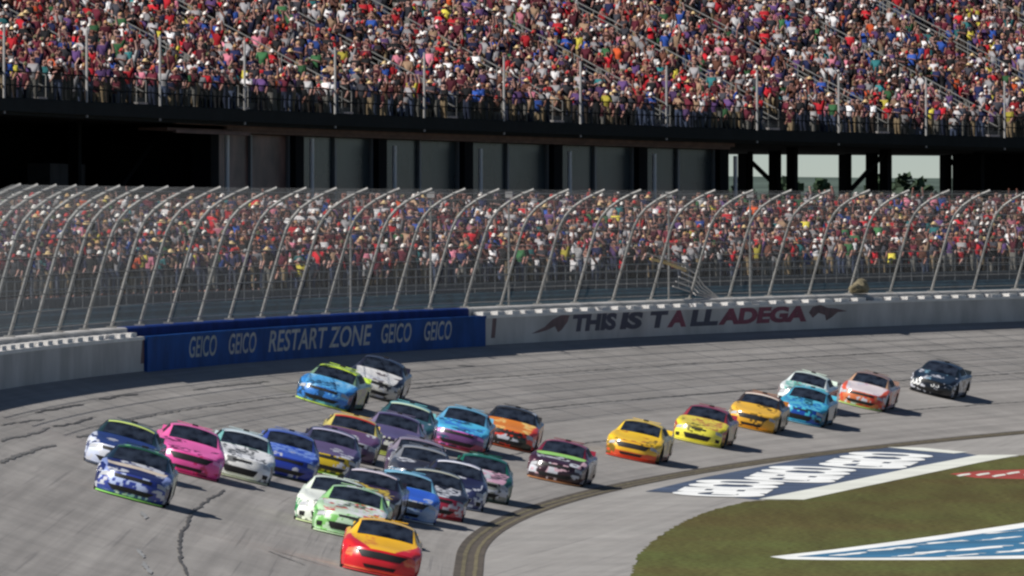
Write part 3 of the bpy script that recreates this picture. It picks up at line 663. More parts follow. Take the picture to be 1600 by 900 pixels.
for (s, o, z, r_) in indiv:
    u = uof(s, o); pi_ = int(np.argmin([abs(u - q) for q in pv]))
    for _ in range(400):
        si, hi, po = person_draw(s, r_); key = (si, hi, r_, pi_)
        if key not in seen: break
    seen.add(key); x, y = P(s, o)
    e = bpy.data.objects.new('person', PM[po]['body']); link(e); e.location = (x, y, z); e.rotation_euler = (0, 0, -head(s) - math.pi + random.uniform(-.6, .35)); f = random.uniform(.95, 1.06); e.scale = (f, f, f)
    e.color = (*lin(random.choice(SKINS)), 1)
    row = 'front' if r_ == 0 else ORD[r_] if r_ < LN - 1 else 'top'
    tag(e, 'person in %s shirt with %s, %s row, near %s fence post from left' % (SHIRTS[si][0], HATS[hi][0], row, ORD[pi_]), 'person', 'spectators standing in the lower grandstand')
    e.color = tuple(q * .62 for q in e.color[:3]) + (1,)
    j = random.uniform(.5, 1.0)
    for nm, me, c in (('shirt', PM[po]['shirt'], tuple(q * j for q in lin(SHIRTS[si][1]))), ('trousers', PM[po]['trousers'], lin(random.choice(PANTS))), ('hair' if HATS[hi][1] == 'hair' else 'hat' if HATS[hi][1] == 'wide' else 'cap', CM[HATS[hi][1]], lin(HATS[hi][2]))):
        q = bpy.data.objects.new(nm, me); link(q); q.parent = e; q.color = (*c, 1)

# ------------------------------------------------------------------ far wooded hills
b = MB(); rh = random.Random(5); n = 90; vs = []; fs = []
for i in range(n + 1):
    x = -2200 + 5000 * i / n; top = 17.5 + 2.2 * math.sin(i * .21) + 1.2 * math.sin(i * .53 + 1) + rh.uniform(-.3, .3)
    for y, z in ((5200, -1), (5600, top * .55), (6100, top), (6900, -1)): vs.append((x, y + 60 * math.sin(i), z))
    if i: k = 4 * i; fs += [(k - 4 + j, k - 3 + j, k + 1 + j, k + j) for j in range(3)]
b.add(vs, fs); tag(b.build('hills', M['hill'], smooth=True), kind='structure')
# ------------------------------------------------------------------ far treeline
b = MB(); rr = random.Random(3)
for k in range(190):
    cx = -160 + k * 2.5 + rr.uniform(-2, 2); cy = 1350 + rr.uniform(-60, 60); hh = rr.uniform(10.8, 12.2)
    for j in range(220):
        t = rr.uniform(0, 2 * math.pi); zz = rr.uniform(.15, 1) ; rad = 3.4 * math.sin(min(math.pi, math.pi * (zz * .85 + .12))) * rr.uniform(.4, 1.1)
        c = Vector((cx + rad * math.cos(t), cy + rad * math.sin(t), zz * hh)); a = Vector((rr.gauss(0, 1), rr.gauss(0, 1), rr.gauss(0, 1))).normalized(); d = a.orthogonal().normalized(); e_ = a.cross(d); q = rr.uniform(.3, .7)
        b.add([c + d * q, c + e_ * q, c - d * q, c - e_ * q], [(0, 1, 2, 3)])
tag(b.build('treeline', M['leaf']), 'distant green treeline seen between the steel columns', 'trees', kind='stuff')

# ------------------------------------------------------------------ stock cars
XS = [2.50, 2.2, 1.6, .95, .15, -.4, -.95, -1.75, -2.1, -2.48]
CT = {2.50: [(.80, .09), (.87, .25), (.87, .42), (.83, .55), (.70, .615), (.48, .64), (.24, .65), (0, .655)],
      2.2: [(.90, .10), (.96, .27), (.97, .46), (.92, .64), (.78, .70), (.5, .71), (.25, .72), (0, .725)],
      1.6: [(.94, .11), (.985, .3), (.985, .5), (.955, .73), (.80, .795), (.52, .79), (.26, .80), (0, .81)],
      .95: [(.94, .11), (.98, .28), (.975, .52), (.94, .81), (.84, .88), (.74, .90), (.40, .925), (0, .93)],
      .15: [(.94, .11), (.98, .28), (.97, .52), (.945, .83), (.88, .915), (.68, 1.23), (.38, 1.31), (0, 1.335)],
      -.4: [(.94, .11), (.98, .28), (.97, .52), (.945, .84), (.88, .93), (.68, 1.26), (.38, 1.335), (0, 1.36)],
      -.95: [(.94, .11), (.98, .28), (.975, .54), (.95, .86), (.87, .94), (.66, 1.235), (.37, 1.305), (0, 1.33)],
      -1.75: [(.94, .12), (.985, .3), (.98, .56), (.955, .89), (.85, .965), (.66, .995), (.34, 1.015), (0, 1.02)],
      -2.1: [(.93, .16), (.97, .34), (.965, .56), (.945, .90), (.84, .97), (.6, .985), (.3, .99), (0, .995)],
      -2.48: [(.89, .22), (.92, .38), (.92, .58), (.90, .87), (.82, .95), (.6, .96), (.3, .965), (0, .965)]}
xs_r = XS[::-1]; tab = np.array([CT[x] for x in xs_r])      # ascending x
def hermite(t, p0, p1, m0, m1): t2 = t * t; t3 = t2 * t; return (2 * t3 - 3 * t2 + 1) * p0 + (t3 - 2 * t2 + t) * m0 + (-2 * t3 + 3 * t2) * p1 + (t3 - t2) * m1
def xrow(x):
    x = min(max(x, xs_r[0]), xs_r[-1]); i = min(max(int(np.searchsorted(xs_r, x)) - 1, 0), len(xs_r) - 2); h = xs_r[i + 1] - xs_r[i]; t = (x - xs_r[i]) / h
    def slope(k):
        if k == 0: return (tab[1] - tab[0]) / (xs_r[1] - xs_r[0])
        if k == len(xs_r) - 1: return (tab[-1] - tab[-2]) / (xs_r[-1] - xs_r[-2])
        a = (tab[k] - tab[k - 1]) / (xs_r[k] - xs_r[k - 1]); b_ = (tab[k + 1] - tab[k]) / (xs_r[k + 1] - xs_r[k])
        return np.where(a * b_ > 0, 2 * a * b_ / (a + b_ + 1e-9 * np.sign(a + b_ + 1e-12)), 0)
    return hermite(t, tab[i], tab[i + 1], slope(i) * h, slope(i + 1) * h)
def warp(x, y):
    t = min(max((x - 1.55) / .95, 0), 1); t = t * t * (3 - 2 * t); r_ = min(max((-1.9 - x) / .58, 0), 1)
    return x - .40 * abs(y / .86) ** 3.0 * t + .16 * abs(y / .9) ** 4 * r_
def S(x, q):      # q in 0..14 : 0 left rocker, 7 centre, 14 right rocker
    sg = 1 if q <= 7 else -1; qq = q if q <= 7 else 14 - q; row = xrow(x); i = min(int(qq), 6); t = qq - i
    p0 = row[max(i - 1, 0)]; p1 = row[i]; p2 = row[i + 1]; p3 = row[i + 2] if i + 2 < 8 else np.array([-row[6][0], row[6][1]]); k = .30
    p = hermite(t, p1, p2, (p2 - p0) * k, (p3 - p1) * k); y = p[0] * sg; return (warp(x, p[0]), y, p[1])
NX, NS = 122, 7
XG = np.linspace(2.50, -2.48, NX); QG = np.linspace(0, 14, 14 * NS + 1)
GRID = np.array([[S(x, q) for q in QG] for x in XG]); NQ = len(QG)
for i in range(NX):
    for j in range(NQ):
        x, y, z = GRID[i, j]
        if abs(y) > .86 and z < .85:
            for xw in (1.42, -1.38):
                d = math.hypot(x - xw, z - .33)
                if abs(d - .405) < .035 and d > 0: GRID[i, j, 0] = xw + (x - xw) * .405 / d; GRID[i, j, 2] = .33 + (z - .33) * .405 / d
NF = 14
def FAS(s, t):    # front fascia, s -1..1 across (left positive), t 0 top .. 1 bottom
    q = 7 - s * 4 if abs(s) <= 1 else 7
    q = 7 - 4 * s; x, y, z = S(2.50, q); zb = .085
    bul = .07 * math.sin(math.pi * min(1, t)) + .035 * t; f = 1 + .05 * math.sin(math.pi * t * .9)
    return (x + bul, y * f, z + (zb - z) * t)
def noise2(x, y, seed):
    xi, yi = math.floor(x), math.floor(y); fx, fy = x - xi, y - yi; fx = fx * fx * (3 - 2 * fx); fy = fy * fy * (3 - 2 * fy)
    def hsh(a, b_): n = math.sin(a * 127.1 + b_ * 311.7 + seed * 74.7) * 43758.5453; return n - math.floor(n)
    return (hsh(xi, yi) * (1 - fx) + hsh(xi + 1, yi) * fx) * (1 - fy) + (hsh(xi, yi + 1) * (1 - fx) + hsh(xi + 1, yi + 1) * fx) * fy
def hs(a, b_, seed): n = math.sin(a * 127.1 + b_ * 311.7 + seed * 74.7) * 43758.5453; return n - math.floor(n)
def zone(x, q, z):
    qq = q if q <= 7 else 14 - q
    if qq < 3.2: return 'side'
    if x > .93: return 'hood' if qq > 4.2 else 'fender'
    if x > -1.72: return 'roof' if (qq > 4.9 and .15 > x > -1.0) else 'pillar'
    return 'deck'
def livery(L, zn, x, y, z):
    c = L.get(zn)
    if c is None: c = {'fender': L.get('hood', L['base']) if L.get('wide_hood') else L['base'], 'pillar': L.get('roof', L['base']), 'deck': L.get('roof', L['base'])}.get(zn, L['base'])
    if zn == 'side' and 'lower' in L and z < .36: c = L['lower']
    if zn == 'nose' and 'chin' in L and z < .30: c = L['chin']
    if zn == 'hood' and L.get('vee') and abs(y) > .28 + (2.5 - x) * .42: c = L['nose']
    if zn == 'side' and 'door' in L and -.9 < x < .8 and .34 < z < .74: c = L['door']
    for k, (zz, col_, sx, sy, th) in enumerate(L.get('blobs', ())):
        if zn in zz.split('+'):
            a, b_ = (y, z) if zn == 'nose' else (x, z) if zn == 'side' else (x, y)
            if zn in ('hood', 'nose', 'side'):       # printed sponsor blocks: rows of short bars
                ra = math.floor(b_ * 10.5 + k * .37); ca_ = a * 11 + ra * .43
                if noise2(a * sx * .7 + 9.1, b_ * sy * .7 + 3.7, L['seed'] + k * 3.3) > th - .14 and hs(math.floor(ca_), ra, L['seed'] + k) > .42: c = col_
            elif noise2(a * sx + 9.1, b_ * sy + 3.7, L['seed'] + k * 3.3) > th: c = col_
    for (zz, ax, lo, hi, col_) in L.get('bands', ()):
        if zn in zz.split('+') and lo < {'x': x, 'y': y, 'z': z, 'a': abs(y)}[ax] < hi: c = col_
    return lin(c)
def patch(fn, a0, a1, b0, b1, na, nb, off, trap=0.0):
    """grid on a surface function, pushed out by off"""
    vs = []; fs = []
    for i in range(na + 1):
        for j in range(nb + 1):
            v_ = b0 + (b1 - b0) * j / nb; sh = 1 - trap * j / nb; ac = (a0 + a1) / 2; a = ac + (a0 - ac + (a1 - a0) * i / na) * sh
            p = Vector(fn(a, v_)); e = .01; pa = Vector(fn(a + e, v_)) - Vector(fn(a - e, v_)); pb = Vector(fn(a, v_ + e)) - Vector(fn(a, v_ - e)); n = pa.cross(pb)
            n = n.normalized() if n.length > 1e-9 else Vector((0, 0, 1))
            if n.dot(p - Vector((p.x * .75, 0, .4))) < 0: n = -n
            vs.append(p + n * off)
    for i in range(na):
        for j in range(nb): k = i * (nb + 1) + j; fs.append((k, k + 1, k + nb + 2, k + nb + 1))
    return vs, fs
def wheel_meshes():
    t = MB(); n = 28; prof = [(-.14, .23), (-.14, .33), (-.11, .352), (.11, .352), (.14, .33), (.14, .23)]
    vs = [(r_ * math.cos(2 * math.pi * k / n), yy, r_ * math.sin(2 * math.pi * k / n)) for k in range(n) for yy, r_ in prof]; m = len(prof); fs = [(k * m + j, ((k + 1) % n) * m + j, ((k + 1) % n) * m + j + 1, k * m + j + 1) for k in range(n) for j in range(m - 1)]
    t.add(vs, fs); to = t.build('tyre', M['tyre'], smooth=True)
    r = MB(); prof = [(.135, .235), (.12, .21), (.07, .19), (.05, .07), (.09, .05), (.09, 0)]; vs = []; fs = []
    for k in range(n):
        for j, (yy, rr_) in enumerate(prof):
            yy2 = yy - (.05 if (k % 4 < 2 and j in (2, 3)) else 0); vs.append((rr_ * math.cos(2 * math.pi * k / n), yy2, rr_ * math.sin(2 * math.pi * k / n)))
    m = len(prof); fs = [(k * m + j, ((k + 1) % n) * m + j, ((k + 1) % n) * m + j + 1, k * m + j + 1) for k in range(n) for j in range(m - 1)]; r.add(vs, fs)
    ro = r.build('rim', M['rim']); a, b_ = to.data, ro.data; bpy.data.objects.remove(to); bpy.data.objects.remove(ro); return a, b_
TY, RI = wheel_meshes()
SH = {}     # shared part meshes
def keep(key, vs, fs, m, smooth=True):
    if key not in SH:
        b = MB(); b.add(vs, fs); o = b.build(key.split(':')[0], m, smooth=smooth); SH[key] = o.data; bpy.data.objects.remove(o)
    return SH[key]
def part(name, me, parent, color=None, loc=(0, 0, 0)):
    o = bpy.data.objects.new(name, me); link(o); o.parent = parent; o.location = loc
    if color: o.color = (*lin(color), 1)
    return o
def build_car(L, s, o, yawdeg, label):
    h = head(s) + R(yawdeg); bank = math.atan((zt(o + 1) - zt(max(o - 1, 0))) / (2 if o > 1 else 1 + o)); hh = head(s)
    n = Vector((math.cos(hh) * math.sin(bank), -math.sin(hh) * math.sin(bank), math.cos(bank))); f = Vector((-math.sin(h), -math.cos(h), 0)); f = (f - n * f.dot(n)).normalized(); l = n.cross(f)
    root = empty('race_car'); mw = Matrix((( f.x, l.x, n.x, 0), (f.y, l.y, n.y, 0), (f.z, l.z, n.z, 0), (0, 0, 0, 1))); mw.translation = Vector(V(s, o, zt(o)))
    root.matrix_world = mw @ Matrix.Diagonal((1, 1.05, 1.0, 1)); tag(root, label, 'race car', 'stock cars racing round the banked turn')
    # body
    vs = []; cs_ = []; fs = []
    for i in range(NX):
        for j in range(NQ):
            x, y, z = GRID[i, j]; vs.append((x, y, z)); cs_.append(livery(L, zone(XG[i], QG[j], z), x, y, z))
    for i in range(NX - 1):
        for j in range(NQ - 1):
            a = (i * NQ + j, i * NQ + j + 1, (i + 1) * NQ + j + 1, (i + 1) * NQ + j); cen = sum((Vector(vs[k]) for k in a), Vector()) / 4
            if abs(cen.y) > .8 and cen.z < .75 and min(math.hypot(cen.x - 1.42, cen.z - .33), math.hypot(cen.x + 1.38, cen.z - .33)) < .40: continue
            fs.append(a)
    b0 = len(vs); m_ = 8 * 8; tt = 18
    for k in range(m_ + 1):
        for t in range(tt + 1):
            p = FAS(1 - 2 * k / m_, t / tt); vs.append(p); cs_.append(livery(L, 'nose', *p))
    for k in range(m_):
        for t in range(tt): a = b0 + k * (tt + 1) + t; fs.append((a, a + 1, a + tt + 2, a + tt + 1))
    # flanks between fascia and side profile
    for sg in (1, -1):
        b1 = len(vs); nn = 8
        for t in range(nn + 1):
            q = 3 - 3 * t / nn; q = q if sg > 0 else 14 - q; p = S(2.5, q); vs.append(p); cs_.append(livery(L, 'nose', *p))
            z = p[2]; tp = S(2.5, 3 if sg > 0 else 11)[2]; tv = min(1, max(0, (tp - z) / (tp - .085))); p2 = FAS(sg, tv); vs.append(p2); cs_.append(livery(L, 'nose', *p2))
        for t in range(nn): a = b1 + 2 * t; fs.append((a, a + 1, a + 3, a + 2))
    b2 = len(vs)       # tail panel
    for k in range(m_ + 1):
        q = 3 + 8 * k / m_; p = S(-2.48, q)
        for t in range(5): vs.append((p[0] - .03 * math.sin(math.pi * t / 4), p[1], p[2] + (.24 - p[2]) * t / 4)); cs_.append(lin(L['base']))
    for k in range(m_):
        for t in range(4): a = b2 + k * 5 + t; fs.append((a, a + 5, a + 6, a + 1))
    me = bpy.data.meshes.new('body'); me.from_pydata(vs, [], fs); me.update(); at = me.color_attributes.new('paint', 'FLOAT_COLOR', 'POINT')
    at.data.foreach_set('color', np.array([(*c, 1) for c in cs_], np.float32).ravel()); me.polygons.foreach_set('use_smooth', [True] * len(me.polygons)); me.materials.append(M['paint'])
    part('body', me, root)
    part('chassis', keep('chassis', *box_geo((-.02, 0, .36), (4.35, 1.62, .50)), M['under'], False), root)
    vs, fs = patch(lambda a, b_: S(a, b_), .225, .90, 5.22, 8.78, 8, 24, .010)
    ws = part('windscreen', keep('windscreen', vs, fs, M['glass']), root)
    if L.get('banner'):
        vs, fs = patch(lambda a, b_: S(a, b_), .20, .32, 5.2, 8.8, 3, 24, .017); part('banner', keep('banner', vs, fs, M['plain']), ws, L['banner'])
    vs, fs = patch(lambda a, b_: S(a, b_), -1.62, -1.0, 5.2, 8.8, 6, 20, .010); part('rear_window', keep('rear_window', vs, fs, M['glass']), root)
    for sg, qa, qb in ((1, 4.25, 4.9), (-1, 14 - 4.9, 14 - 4.25)):
        vs, fs = patch(lambda a, b_: S(a, b_), -.72, .26, qa, qb, 10, 4, .010); part('side_window', keep('side_window:%d' % sg, vs, fs, M['net']), root)
        vs, fs = patch(lambda a, b_: S(a, b_), -1.45, -.86, qa, qb - .1 * (sg > 0), 6, 4, .010); part('quarter_window', keep('quarter_window:%d' % sg, vs, fs, M['glass']), root)
    kind = L.get('grille', 0); gl = {0: [(-.52, .52, .08, .24, .10), (-.62, .62, .62, .84, .25)], 1: [(-.5, .5, .50, .84, .18), (-.30, .30, .10, .20, .1)], 2: [(-.66, .66, .10, .40, .30), (-.4, .4, .70, .86, .1)]}[kind]
    for gi, (a0, a1, t0, t1, tr) in enumerate(gl):
        vs, fs = patch(FAS, a0, a1, t0, t1, 14, 4, .012, tr); part('grille', keep('grille:%d%d' % (kind, gi), vs, fs, M['grille']), root)
    if kind == 1:
        for sg in (-1, 1): vs, fs = patch(FAS, min(sg * .66, sg * .88), max(sg * .66, sg * .88), .58, .82, 4, 3, .012, .1); part('side_vent', keep('side_vent:%d' % sg, vs, fs, M['grille']), root)
    for sg in (-1, 1):
        vs, fs = patch(FAS, min(sg * .64, sg * .96), max(sg * .64, sg * .96), .06, .27, 6, 3, .010, 0); part('headlight', keep('headlight:%d' % sg, vs, fs, M['lamp2']), root, L.get('lamp', (176, 178, 182)))
    # splitter
    vs = []; fs = []; nn = 24
    for k in range(nn + 1):
        sN = 1 - 2 * k / nn; p = FAS(sN, 1.0)
        for dx, z in ((.10, .065), (.10, .035), (-.35, .035), (-.35, .065)): vs.append((p[0] + dx, p[1] * 1.03, z))
    for k in range(nn):
        for j in range(4): a = k * 4; fs.append((a + j, a + (j + 1) % 4, a + 4 + (j + 1) % 4, a + 4 + j))
    part('splitter', keep('splitter', vs, fs, M['plain'], False), root, L.get('splitter', (30, 30, 30)))
    # spoiler
    g1 = MB(); 
    vs = [(-2.44, .82, .95), (-2.44, -.82, .95), (-2.56, -.80, 1.10), (-2.56, .80, 1.10), (-2.47, .82, .95), (-2.47, -.82, .95), (-2.59, -.80, 1.10), (-2.59, .80, 1.10)]
    fs = [(0, 1, 2, 3), (7, 6, 5, 4), (2, 6, 7, 3), (0, 3, 7, 4), (1, 5, 6, 2)]
    part('spoiler', keep('spoiler', vs, fs, M['plain'], False), root, L.get('spoiler', L.get('roof', L['base'])))
    vs, fs = box_geo((-.55, 0, 1.375), (.26, .16, .05)); part('roof_camera', keep('roof_camera', vs, fs, M['under'], False), root)
    vs, fs = box_geo((-.86, 0, 1.362), (.18, 1.0, .016)); part('roof_flap', keep('roof_flap', vs, fs, M['plain'], False), root, L.get('roof', L['base']))
    for x in (1.42, -1.38):
        for sg in (1, -1):
            w_ = empty('wheel'); w_.parent = root; w_.location = (x, sg * .80, .345); w_.rotation_euler = (0, random.uniform(0, 6), 0 if sg > 0 else math.pi)
            part('tyre', TY, w_); part('rim', RI, w_)
    return root
def box_geo(c, d):
    b = MB(); b.box(c, d); return b.v, b.f
Wt = (228, 228, 230); Bk = (14, 14, 16); Yl = (240, 190, 30); Nv = (22, 28, 74); Rd = (205, 28, 40)
NEON = (190, 235, 90)
CARS = [
 (22, (319.32, 2.25, -.7), dict(noink=1, lamp=(236, 110, 80), base=(212, 28, 38), nose=(214, 26, 40), hood=(246, 186, 28), roof=(248, 196, 40), pillar=(246, 190, 40), side=(206, 26, 36), fender=(214, 40, 36), vee=1, grille=2, splitter=(200, 60, 60),  # lamp colour paints a reddish-orange reflection onto the headlights
   bands=[('nose', 'z', .0, .13, (226, 120, 80))], blobs=[('nose', (240, 120, 70), 4, 7, .84), ('hood', (226, 140, 50), 2.2, 3, .92), ('side', (240, 190, 60), 1.5, 3, .62)]), 'red and yellow stock car leading the pack, nearest the inner yellow line'),
 (16, (345.51, 3.34, 1.5), dict(base=(180, 212, 172), nose=(190, 218, 184), hood=(204, 222, 198), roof=(172, 210, 160), side=(130, 176, 122), pillar=(150, 205, 130), grille=1, splitter=(196, 226, 180),
   blobs=[('hood+fender', Wt, 2.2, 3, .55), ('hood', (200, 70, 60), 3, 4.5, .74), ('nose', (120, 186, 96), 4, 7, .70), ('side', (110, 180, 90), 2, 4, .6), ('roof', Wt, 3, 4, .6)]), 'pale green and white stock car with red hood marks behind the leader'),
 (15, (350.9, 3.95, .5), dict(base=(234, 238, 228), hood=(236, 240, 232), roof=(230, 240, 222), grille=1, splitter=(208, 226, 170), blobs=[('nose', (60, 90, 60), 7, 9, .80), ('side', (60, 150, 90), 2, 3, .7)]), 'white stock car half hidden by the pale green one'),
 (17, (366.3, 3.35, 1.5), dict(base=(52, 36, 48), nose=(110, 60, 54), hood=(46, 30, 60), roof=(26, 22, 34), grille=0, splitter=(50, 40, 40), banner=(206, 196, 206), blobs=[('hood', (196, 170, 60), 3, 4, .78), ('nose', (90, 110, 60), 5, 8, .6), ('roof', (205, 200, 210), 1.2, 5, .66)]), 'dark purple stock car with pale windscreen banner just behind the white car'),
 (18, (371.76, 2.57, -5), dict(base=(44, 96, 196), nose=(150, 176, 210), hood=(48, 96, 206), roof=(120, 186, 214), side=(58, 110, 200), grille=2, splitter=(200, 210, 220), banner=(126, 176, 200), blobs=[('roof', (60, 120, 190), 2, 3, .5), ('nose', (60, 96, 190), 4, 8, .62), ('hood', (120, 160, 230), 2, 3, .66)]), 'light blue and white stock car with bright blue hood, inner line of pack'),
 (19, (379.37, 2.05, -5), dict(base=(34, 30, 38), nose=(164, 44, 66), hood=(26, 26, 34), roof=(40, 42, 44), side=(58, 40, 50), grille=0, splitter=(150, 40, 50), chin=(176, 56, 70), banner=(170, 172, 160), blobs=[('nose', (190, 180, 190), 5, 8, .74)]), 'black stock car with crimson nose following the light blue one'),
 (20, (391.21, 2.09, -5), dict(base=(30, 30, 64), nose=(70, 76, 120), hood=(30, 28, 62), roof=(34, 34, 56), side=(46, 46, 74), grille=1, splitter=(150, 160, 180), banner=(222, 222, 232), blobs=[('nose+fender+side', (206, 210, 222), 4.5, 6, .60), ('roof', (205, 190, 206), 3, 4, .66)]), 'navy stock car speckled with white patches, white banner'),
 (21, (401.06, 1.96, -5), dict(base=(22, 80, 66), nose=(150, 152, 144), hood=(206, 160, 180), roof=(24, 110, 82), pillar=(22, 96, 76), side=(30, 80, 66), grille=0, splitter=(40, 60, 50), banner=(30, 90, 80), blobs=[('nose', (24, 28, 28), 4, 7, .5), ('hood', (60, 50, 56), 3, 3, .55), ('roof', (120, 190, 170), 1, 5, .75)]), 'dark green stock car with pink hood at the inner back of the pack'),
 (23, (397.0, 3.6, -5), dict(base=(66, 68, 76), nose=(60, 60, 70), hood=(46, 46, 58), roof=(120, 122, 128), grille=0, splitter=(60, 60, 60), banner=(140, 142, 146)), 'grey roofed stock car boxed in mid pack, mostly hidden'),
 (31, (402.9, 4.2, -5), dict(base=(70, 54, 78), nose=(80, 50, 60), hood=(60, 40, 66), roof=(138, 128, 142), grille=1, splitter=(60, 40, 40), banner=(130, 118, 136)), 'mauve grey stock car boxed in below the sky blue one'),
 (2, (332.58, 8.95, .4), dict(base=(28, 40, 100), nose=(50, 66, 150), hood=(30, 36, 92), roof=(28, 60, 60), pillar=(24, 44, 60), side=(36, 44, 92), grille=0, splitter=(150, 222, 110), banner=(30, 76, 56),
   blobs=[('nose', (186, 200, 236), 4, 7, .66), ('roof', (120, 200, 110), 3, 4, .74), ('fender', (150, 166, 220), 3, 4, .6)], bands=[('hood', 'x', 1.25, 1.62, (226, 210, 190))]), 'navy stock car with cream hood stripe and neon splitter, outer front row'),
 (1, (354.08, 9.95, 1.5), dict(base=(40, 52, 96), nose=(196, 204, 226), hood=(40, 60, 120), roof=(30, 52, 56), side=(60, 70, 110), grille=0, splitter=(60, 70, 90), banner=(196, 214, 120), blobs=[('fender+nose', (214, 220, 236), 4, 6, .5), ('side', (196, 204, 226), 3, 4, .55)]), 'dark blue and white stock car tucked behind the navy one, nearest left edge'),
 (3, (366.27, 8.70, -5), dict(lamp=(240, 150, 200), base=(236, 92, 168), nose=(232, 84, 160), hood=(242, 110, 182), roof=(240, 104, 168), grille=2, splitter=(196, 60, 110), blobs=[('side', (240, 150, 196), 2, 4, .7), ('nose', (200, 40, 100), 4, 8, .75)]), 'bright pink stock car'),
 (4, (373.54, 7.58, -5), dict(base=(226, 228, 228), nose=(232, 232, 228), hood=(238, 238, 240), roof=(196, 214, 214), pillar=(120, 180, 176), side=(150, 170, 160), grille=1, splitter=(206, 214, 180), banner=(196, 206, 214), blobs=[('hood', (40, 44, 50), 5, 7, .80), ('roof', (60, 150, 140), 2, 3, .62)]), 'white stock car with teal pillars and black grille beside the pink one'),
 (5, (383.43, 6.83, -5), dict(base=(36, 60, 158), nose=(36, 56, 150), hood=(56, 88, 190), roof=(110, 130, 190), pillar=(50, 70, 150), side=(60, 74, 130), grille=0, splitter=(20, 40, 50), banner=(70, 90, 160), blobs=[('hood+fender', (120, 150, 220), 2.5, 3, .72), ('roof', (50, 80, 160), 2, 3, .5)]), 'royal blue stock car between the white and the yellow nosed car'),
 (6, (393.91, 6.28, -5), dict(base=(48, 42, 76), nose=(200, 172, 30), hood=(96, 82, 120), roof=(60, 58, 84), side=(60, 50, 76), grille=0, splitter=(150, 200, 60), banner=(180, 176, 200), blobs=[('nose', (34, 30, 50), 3.5, 7, .60)]), 'dark purple stock car with yellow nose'),
 (7, (408.49, 6.91, -5), dict(base=(96, 60, 96), nose=(84, 66, 96), hood=(104, 74, 112), roof=(226, 196, 90), pillar=(206, 190, 100), side=(120, 112, 96), grille=0, splitter=(100, 90, 100), banner=(190, 60, 50), blobs=[('roof', (210, 90, 50), 2.5, 3.5, .62)]), 'stock car with yellow roof and red windscreen banner, mid pack'),
 (10, (418.05, 6.46, -5), dict(base=(66, 58, 96), nose=(196, 196, 186), hood=(92, 84, 124), roof=(120, 108, 136), side=(130, 118, 120), grille=1, splitter=(196, 206, 110), banner=(60, 52, 88), chin=(196, 200, 120), blobs=[('nose', (60, 52, 90), 3, 8, .55)]), 'violet grey stock car with white nose and yellowish splitter'),
 (11, (427.8, 7.2, -5), dict(base=(44, 92, 96), nose=(60, 80, 90), hood=(60, 96, 110), roof=(120, 186, 190), pillar=(40, 80, 84), side=(50, 66, 72), grille=0, splitter=(30, 50, 50), banner=(196, 216, 190)), 'dark teal stock car with pale roof behind the violet grey one'),
 (8, (439.25, 11.29, .6), dict(base=(60, 140, 212), nose=(56, 126, 206), hood=(90, 176, 236), roof=(196, 226, 80), pillar=(120, 150, 120), side=(44, 92, 120), grille=0, splitter=(206, 240, 110), banner=(200, 226, 70), blobs=[('hood+fender', (150, 206, 244), 2, 3, .64), ('side', (120, 160, 60), 2, 3, .6), ('nose', (120, 190, 236), 4, 7, .7)]), 'light blue stock car with lime roof and neon splitter, high by the wall'),
 (9, (452.38, 11.69, -5), dict(base=(34, 34, 48), nose=(196, 194, 186), hood=(232, 230, 228), roof=(34, 34, 54), pillar=(36, 36, 52), side=(54, 58, 62), grille=0, splitter=(60, 60, 60), blobs=[('nose', (60, 56, 60), 4, 7, .6), ('hood', (120, 110, 110), 3, 4, .76)]), 'stock car with white hood and black roof, highest on the banking'),
 (12, (434.42, 6.04, -4.2), dict(lamp=(226, 150, 210), base=(70, 160, 210), nose=(110, 70, 120), hood=(86, 190, 232), roof=(110, 176, 206), pillar=(96, 160, 196), side=(80, 130, 170), wide_hood=1, grille=0, splitter=(150, 60, 70), chin=(150, 60, 90), blobs=[('hood+fender', (60, 130, 214), 2, 2.5, .62), ('nose', (216, 110, 190), 3.5, 7, .72), ('side', (200, 90, 80), 2, 4, .75)]), 'sky blue stock car with magenta nose in mid track'),
 (13, (443.62, 5.51, -5), dict(base=(30, 30, 30), nose=(40, 44, 34), hood=(226, 130, 40), roof=(48, 46, 46), pillar=(30, 30, 30), side=(206, 52, 36), fender=(214, 60, 44), grille=0, splitter=(160, 70, 40), banner=(40, 40, 40), blobs=[('roof', (214, 212, 212), 1.5, 3.4, .66), ('hood', (240, 200, 120), 3, 3, .7), ('nose', (214, 60, 40), 3, 5, .60)]), 'black stock car with orange hood and red sides'),
 (14, (426.83, 1.66, -1.1), dict(base=(60, 22, 36), nose=(44, 22, 32), hood=(56, 26, 40), roof=(140, 30, 54), pillar=(110, 28, 46), side=(80, 40, 50), grille=0, splitter=(176, 120, 80), bands=[('hood', 'x', .9, 1.3, (150, 206, 110))], blobs=[('nose+fender', (206, 170, 180), 4.5, 6, .68), ('roof', (196, 120, 130), 3, 4, .74)]), 'dark red stock car with light green hood stripe, alone behind the inner line'),
 (24, (455.00, 2.44, -1.8), dict(base=(238, 190, 36), nose=(236, 182, 40), hood=(242, 196, 40), roof=(236, 200, 50), pillar=(240, 200, 50), side=(220, 180, 50), lower=(206, 60, 36), chin=(216, 84, 44), wide_hood=1, grille=2, splitter=(214, 70, 50), blobs=[('hood', (190, 120, 40), 4, 5, .78), ('roof', (120, 60, 30), 4, 5, .80)]), 'plain yellow stock car with orange red chin'),
 (25, (475.99, 3.22, -3.1), dict(base=(226, 212, 50), nose=(238, 228, 80), hood=(226, 206, 80), roof=(150, 40, 60), pillar=(150, 50, 60), side=(186, 140, 50), grille=1, splitter=(236, 226, 100), blobs=[('hood', (190, 130, 70), 3, 4, .62), ('side', (170, 60, 60), 2, 3, .6)]), 'lemon yellow stock car with maroon roof'),
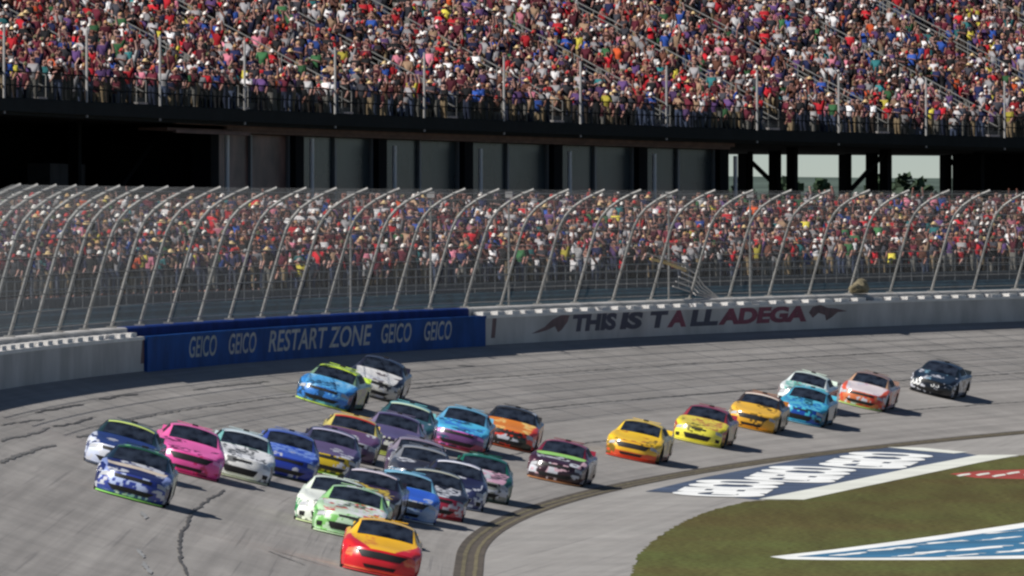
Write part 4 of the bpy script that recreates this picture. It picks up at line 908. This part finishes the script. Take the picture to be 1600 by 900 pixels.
 (26, (493.34, 4.23, -5), dict(base=(232, 176, 50), nose=(232, 172, 50), hood=(240, 186, 60), roof=(170, 106, 36), pillar=(60, 46, 36), side=(170, 150, 120), wide_hood=1, grille=2, splitter=(220, 160, 60), banner=(226, 212, 200), blobs=[('roof', (96, 60, 30), 3, 3, .6)]), 'amber stock car with brown roof and pale windscreen banner'),
 (27, (513.61, 6.36, -5), dict(base=(226, 232, 230), nose=(214, 222, 222), hood=(110, 196, 180), roof=(220, 236, 220), pillar=(220, 228, 226), side=(130, 110, 110), grille=1, splitter=(214, 214, 216), blobs=[('hood', (206, 226, 224), 2, 3, .55), ('nose', (40, 44, 46), 5, 8, .78)]), 'white stock car with mint green hood behind the turquoise one'),
 (28, (504.38, 4.43, -5), dict(base=(60, 166, 200), nose=(70, 186, 210), hood=(90, 186, 214), roof=(84, 180, 206), pillar=(70, 150, 180), side=(60, 110, 140), grille=1, splitter=(110, 180, 206), blobs=[('nose', (26, 72, 160), 3, 6, .5), ('hood', (40, 120, 190), 3, 4, .6)]), 'turquoise stock car alongside the mint hooded white one'),
 (29, (522.88, 5.76, -5), dict(base=(196, 70, 40), nose=(206, 116, 70), hood=(226, 214, 216), roof=(140, 110, 96), pillar=(190, 150, 120), side=(206, 66, 46), fender=(216, 90, 60), grille=0, splitter=(190, 226, 130), blobs=[('nose', (206, 60, 40), 3, 4, .5), ('hood', (196, 170, 190), 3, 4, .7)]), 'orange red stock car with silver white hood and pale green splitter'),
 (30, (540.14, 6.69, -4.1), dict(lamp=(60, 70, 80), base=(22, 26, 34), nose=(20, 24, 32), hood=(30, 44, 58), roof=(20, 30, 36), side=(46, 40, 52), grille=0, splitter=(20, 20, 24), blobs=[('hood', (120, 160, 180), 2, 5, .80)]), 'black stock car with white nose marks, last in line at far right'),
]
for n_, (s, o, yw), L, lab in CARS:
    L['seed'] = n_ * 1.37; lum = sum(L['base']) / 3; inkc = tuple(c_ * .5 for c_ in L['base']) if lum > 118 else (200, 202, 210)
    L['blobs'] = list(L.get('blobs', ())) + ([] if L.get('noink') else [('side', inkc, 2, 5, .62), ('nose', inkc, 4, 6, .80), ('hood', inkc, 2.5, 3, .82)])
    c = build_car(L, s, o, yw, lab)
    if n_ == 30:
        for k, sc0 in enumerate((.93, .70, .52, -.1, -.3)):
            vs = []; fs = []
            for i in range(12):
                t0 = math.pi * 1.5 * i / 11 - 1.2
                for rr_ in (.05, .10): vs.append(tuple(Vector(FAS(-(sc0 - .0) + math.cos(t0) * rr_ * 1.1 * (1 if k < 3 else .7), .34 + math.sin(t0) * rr_ * 2.6 * (1 if k < 3 else .5))) + Vector((.022, -.01, 0))))
                if i: a = 2 * i; fs.append((a - 2, a - 1, a + 1, a))
            b = MB(); b.add(vs, fs); o_ = b.build('nose_mark', M['plain_white']); o_.parent = c
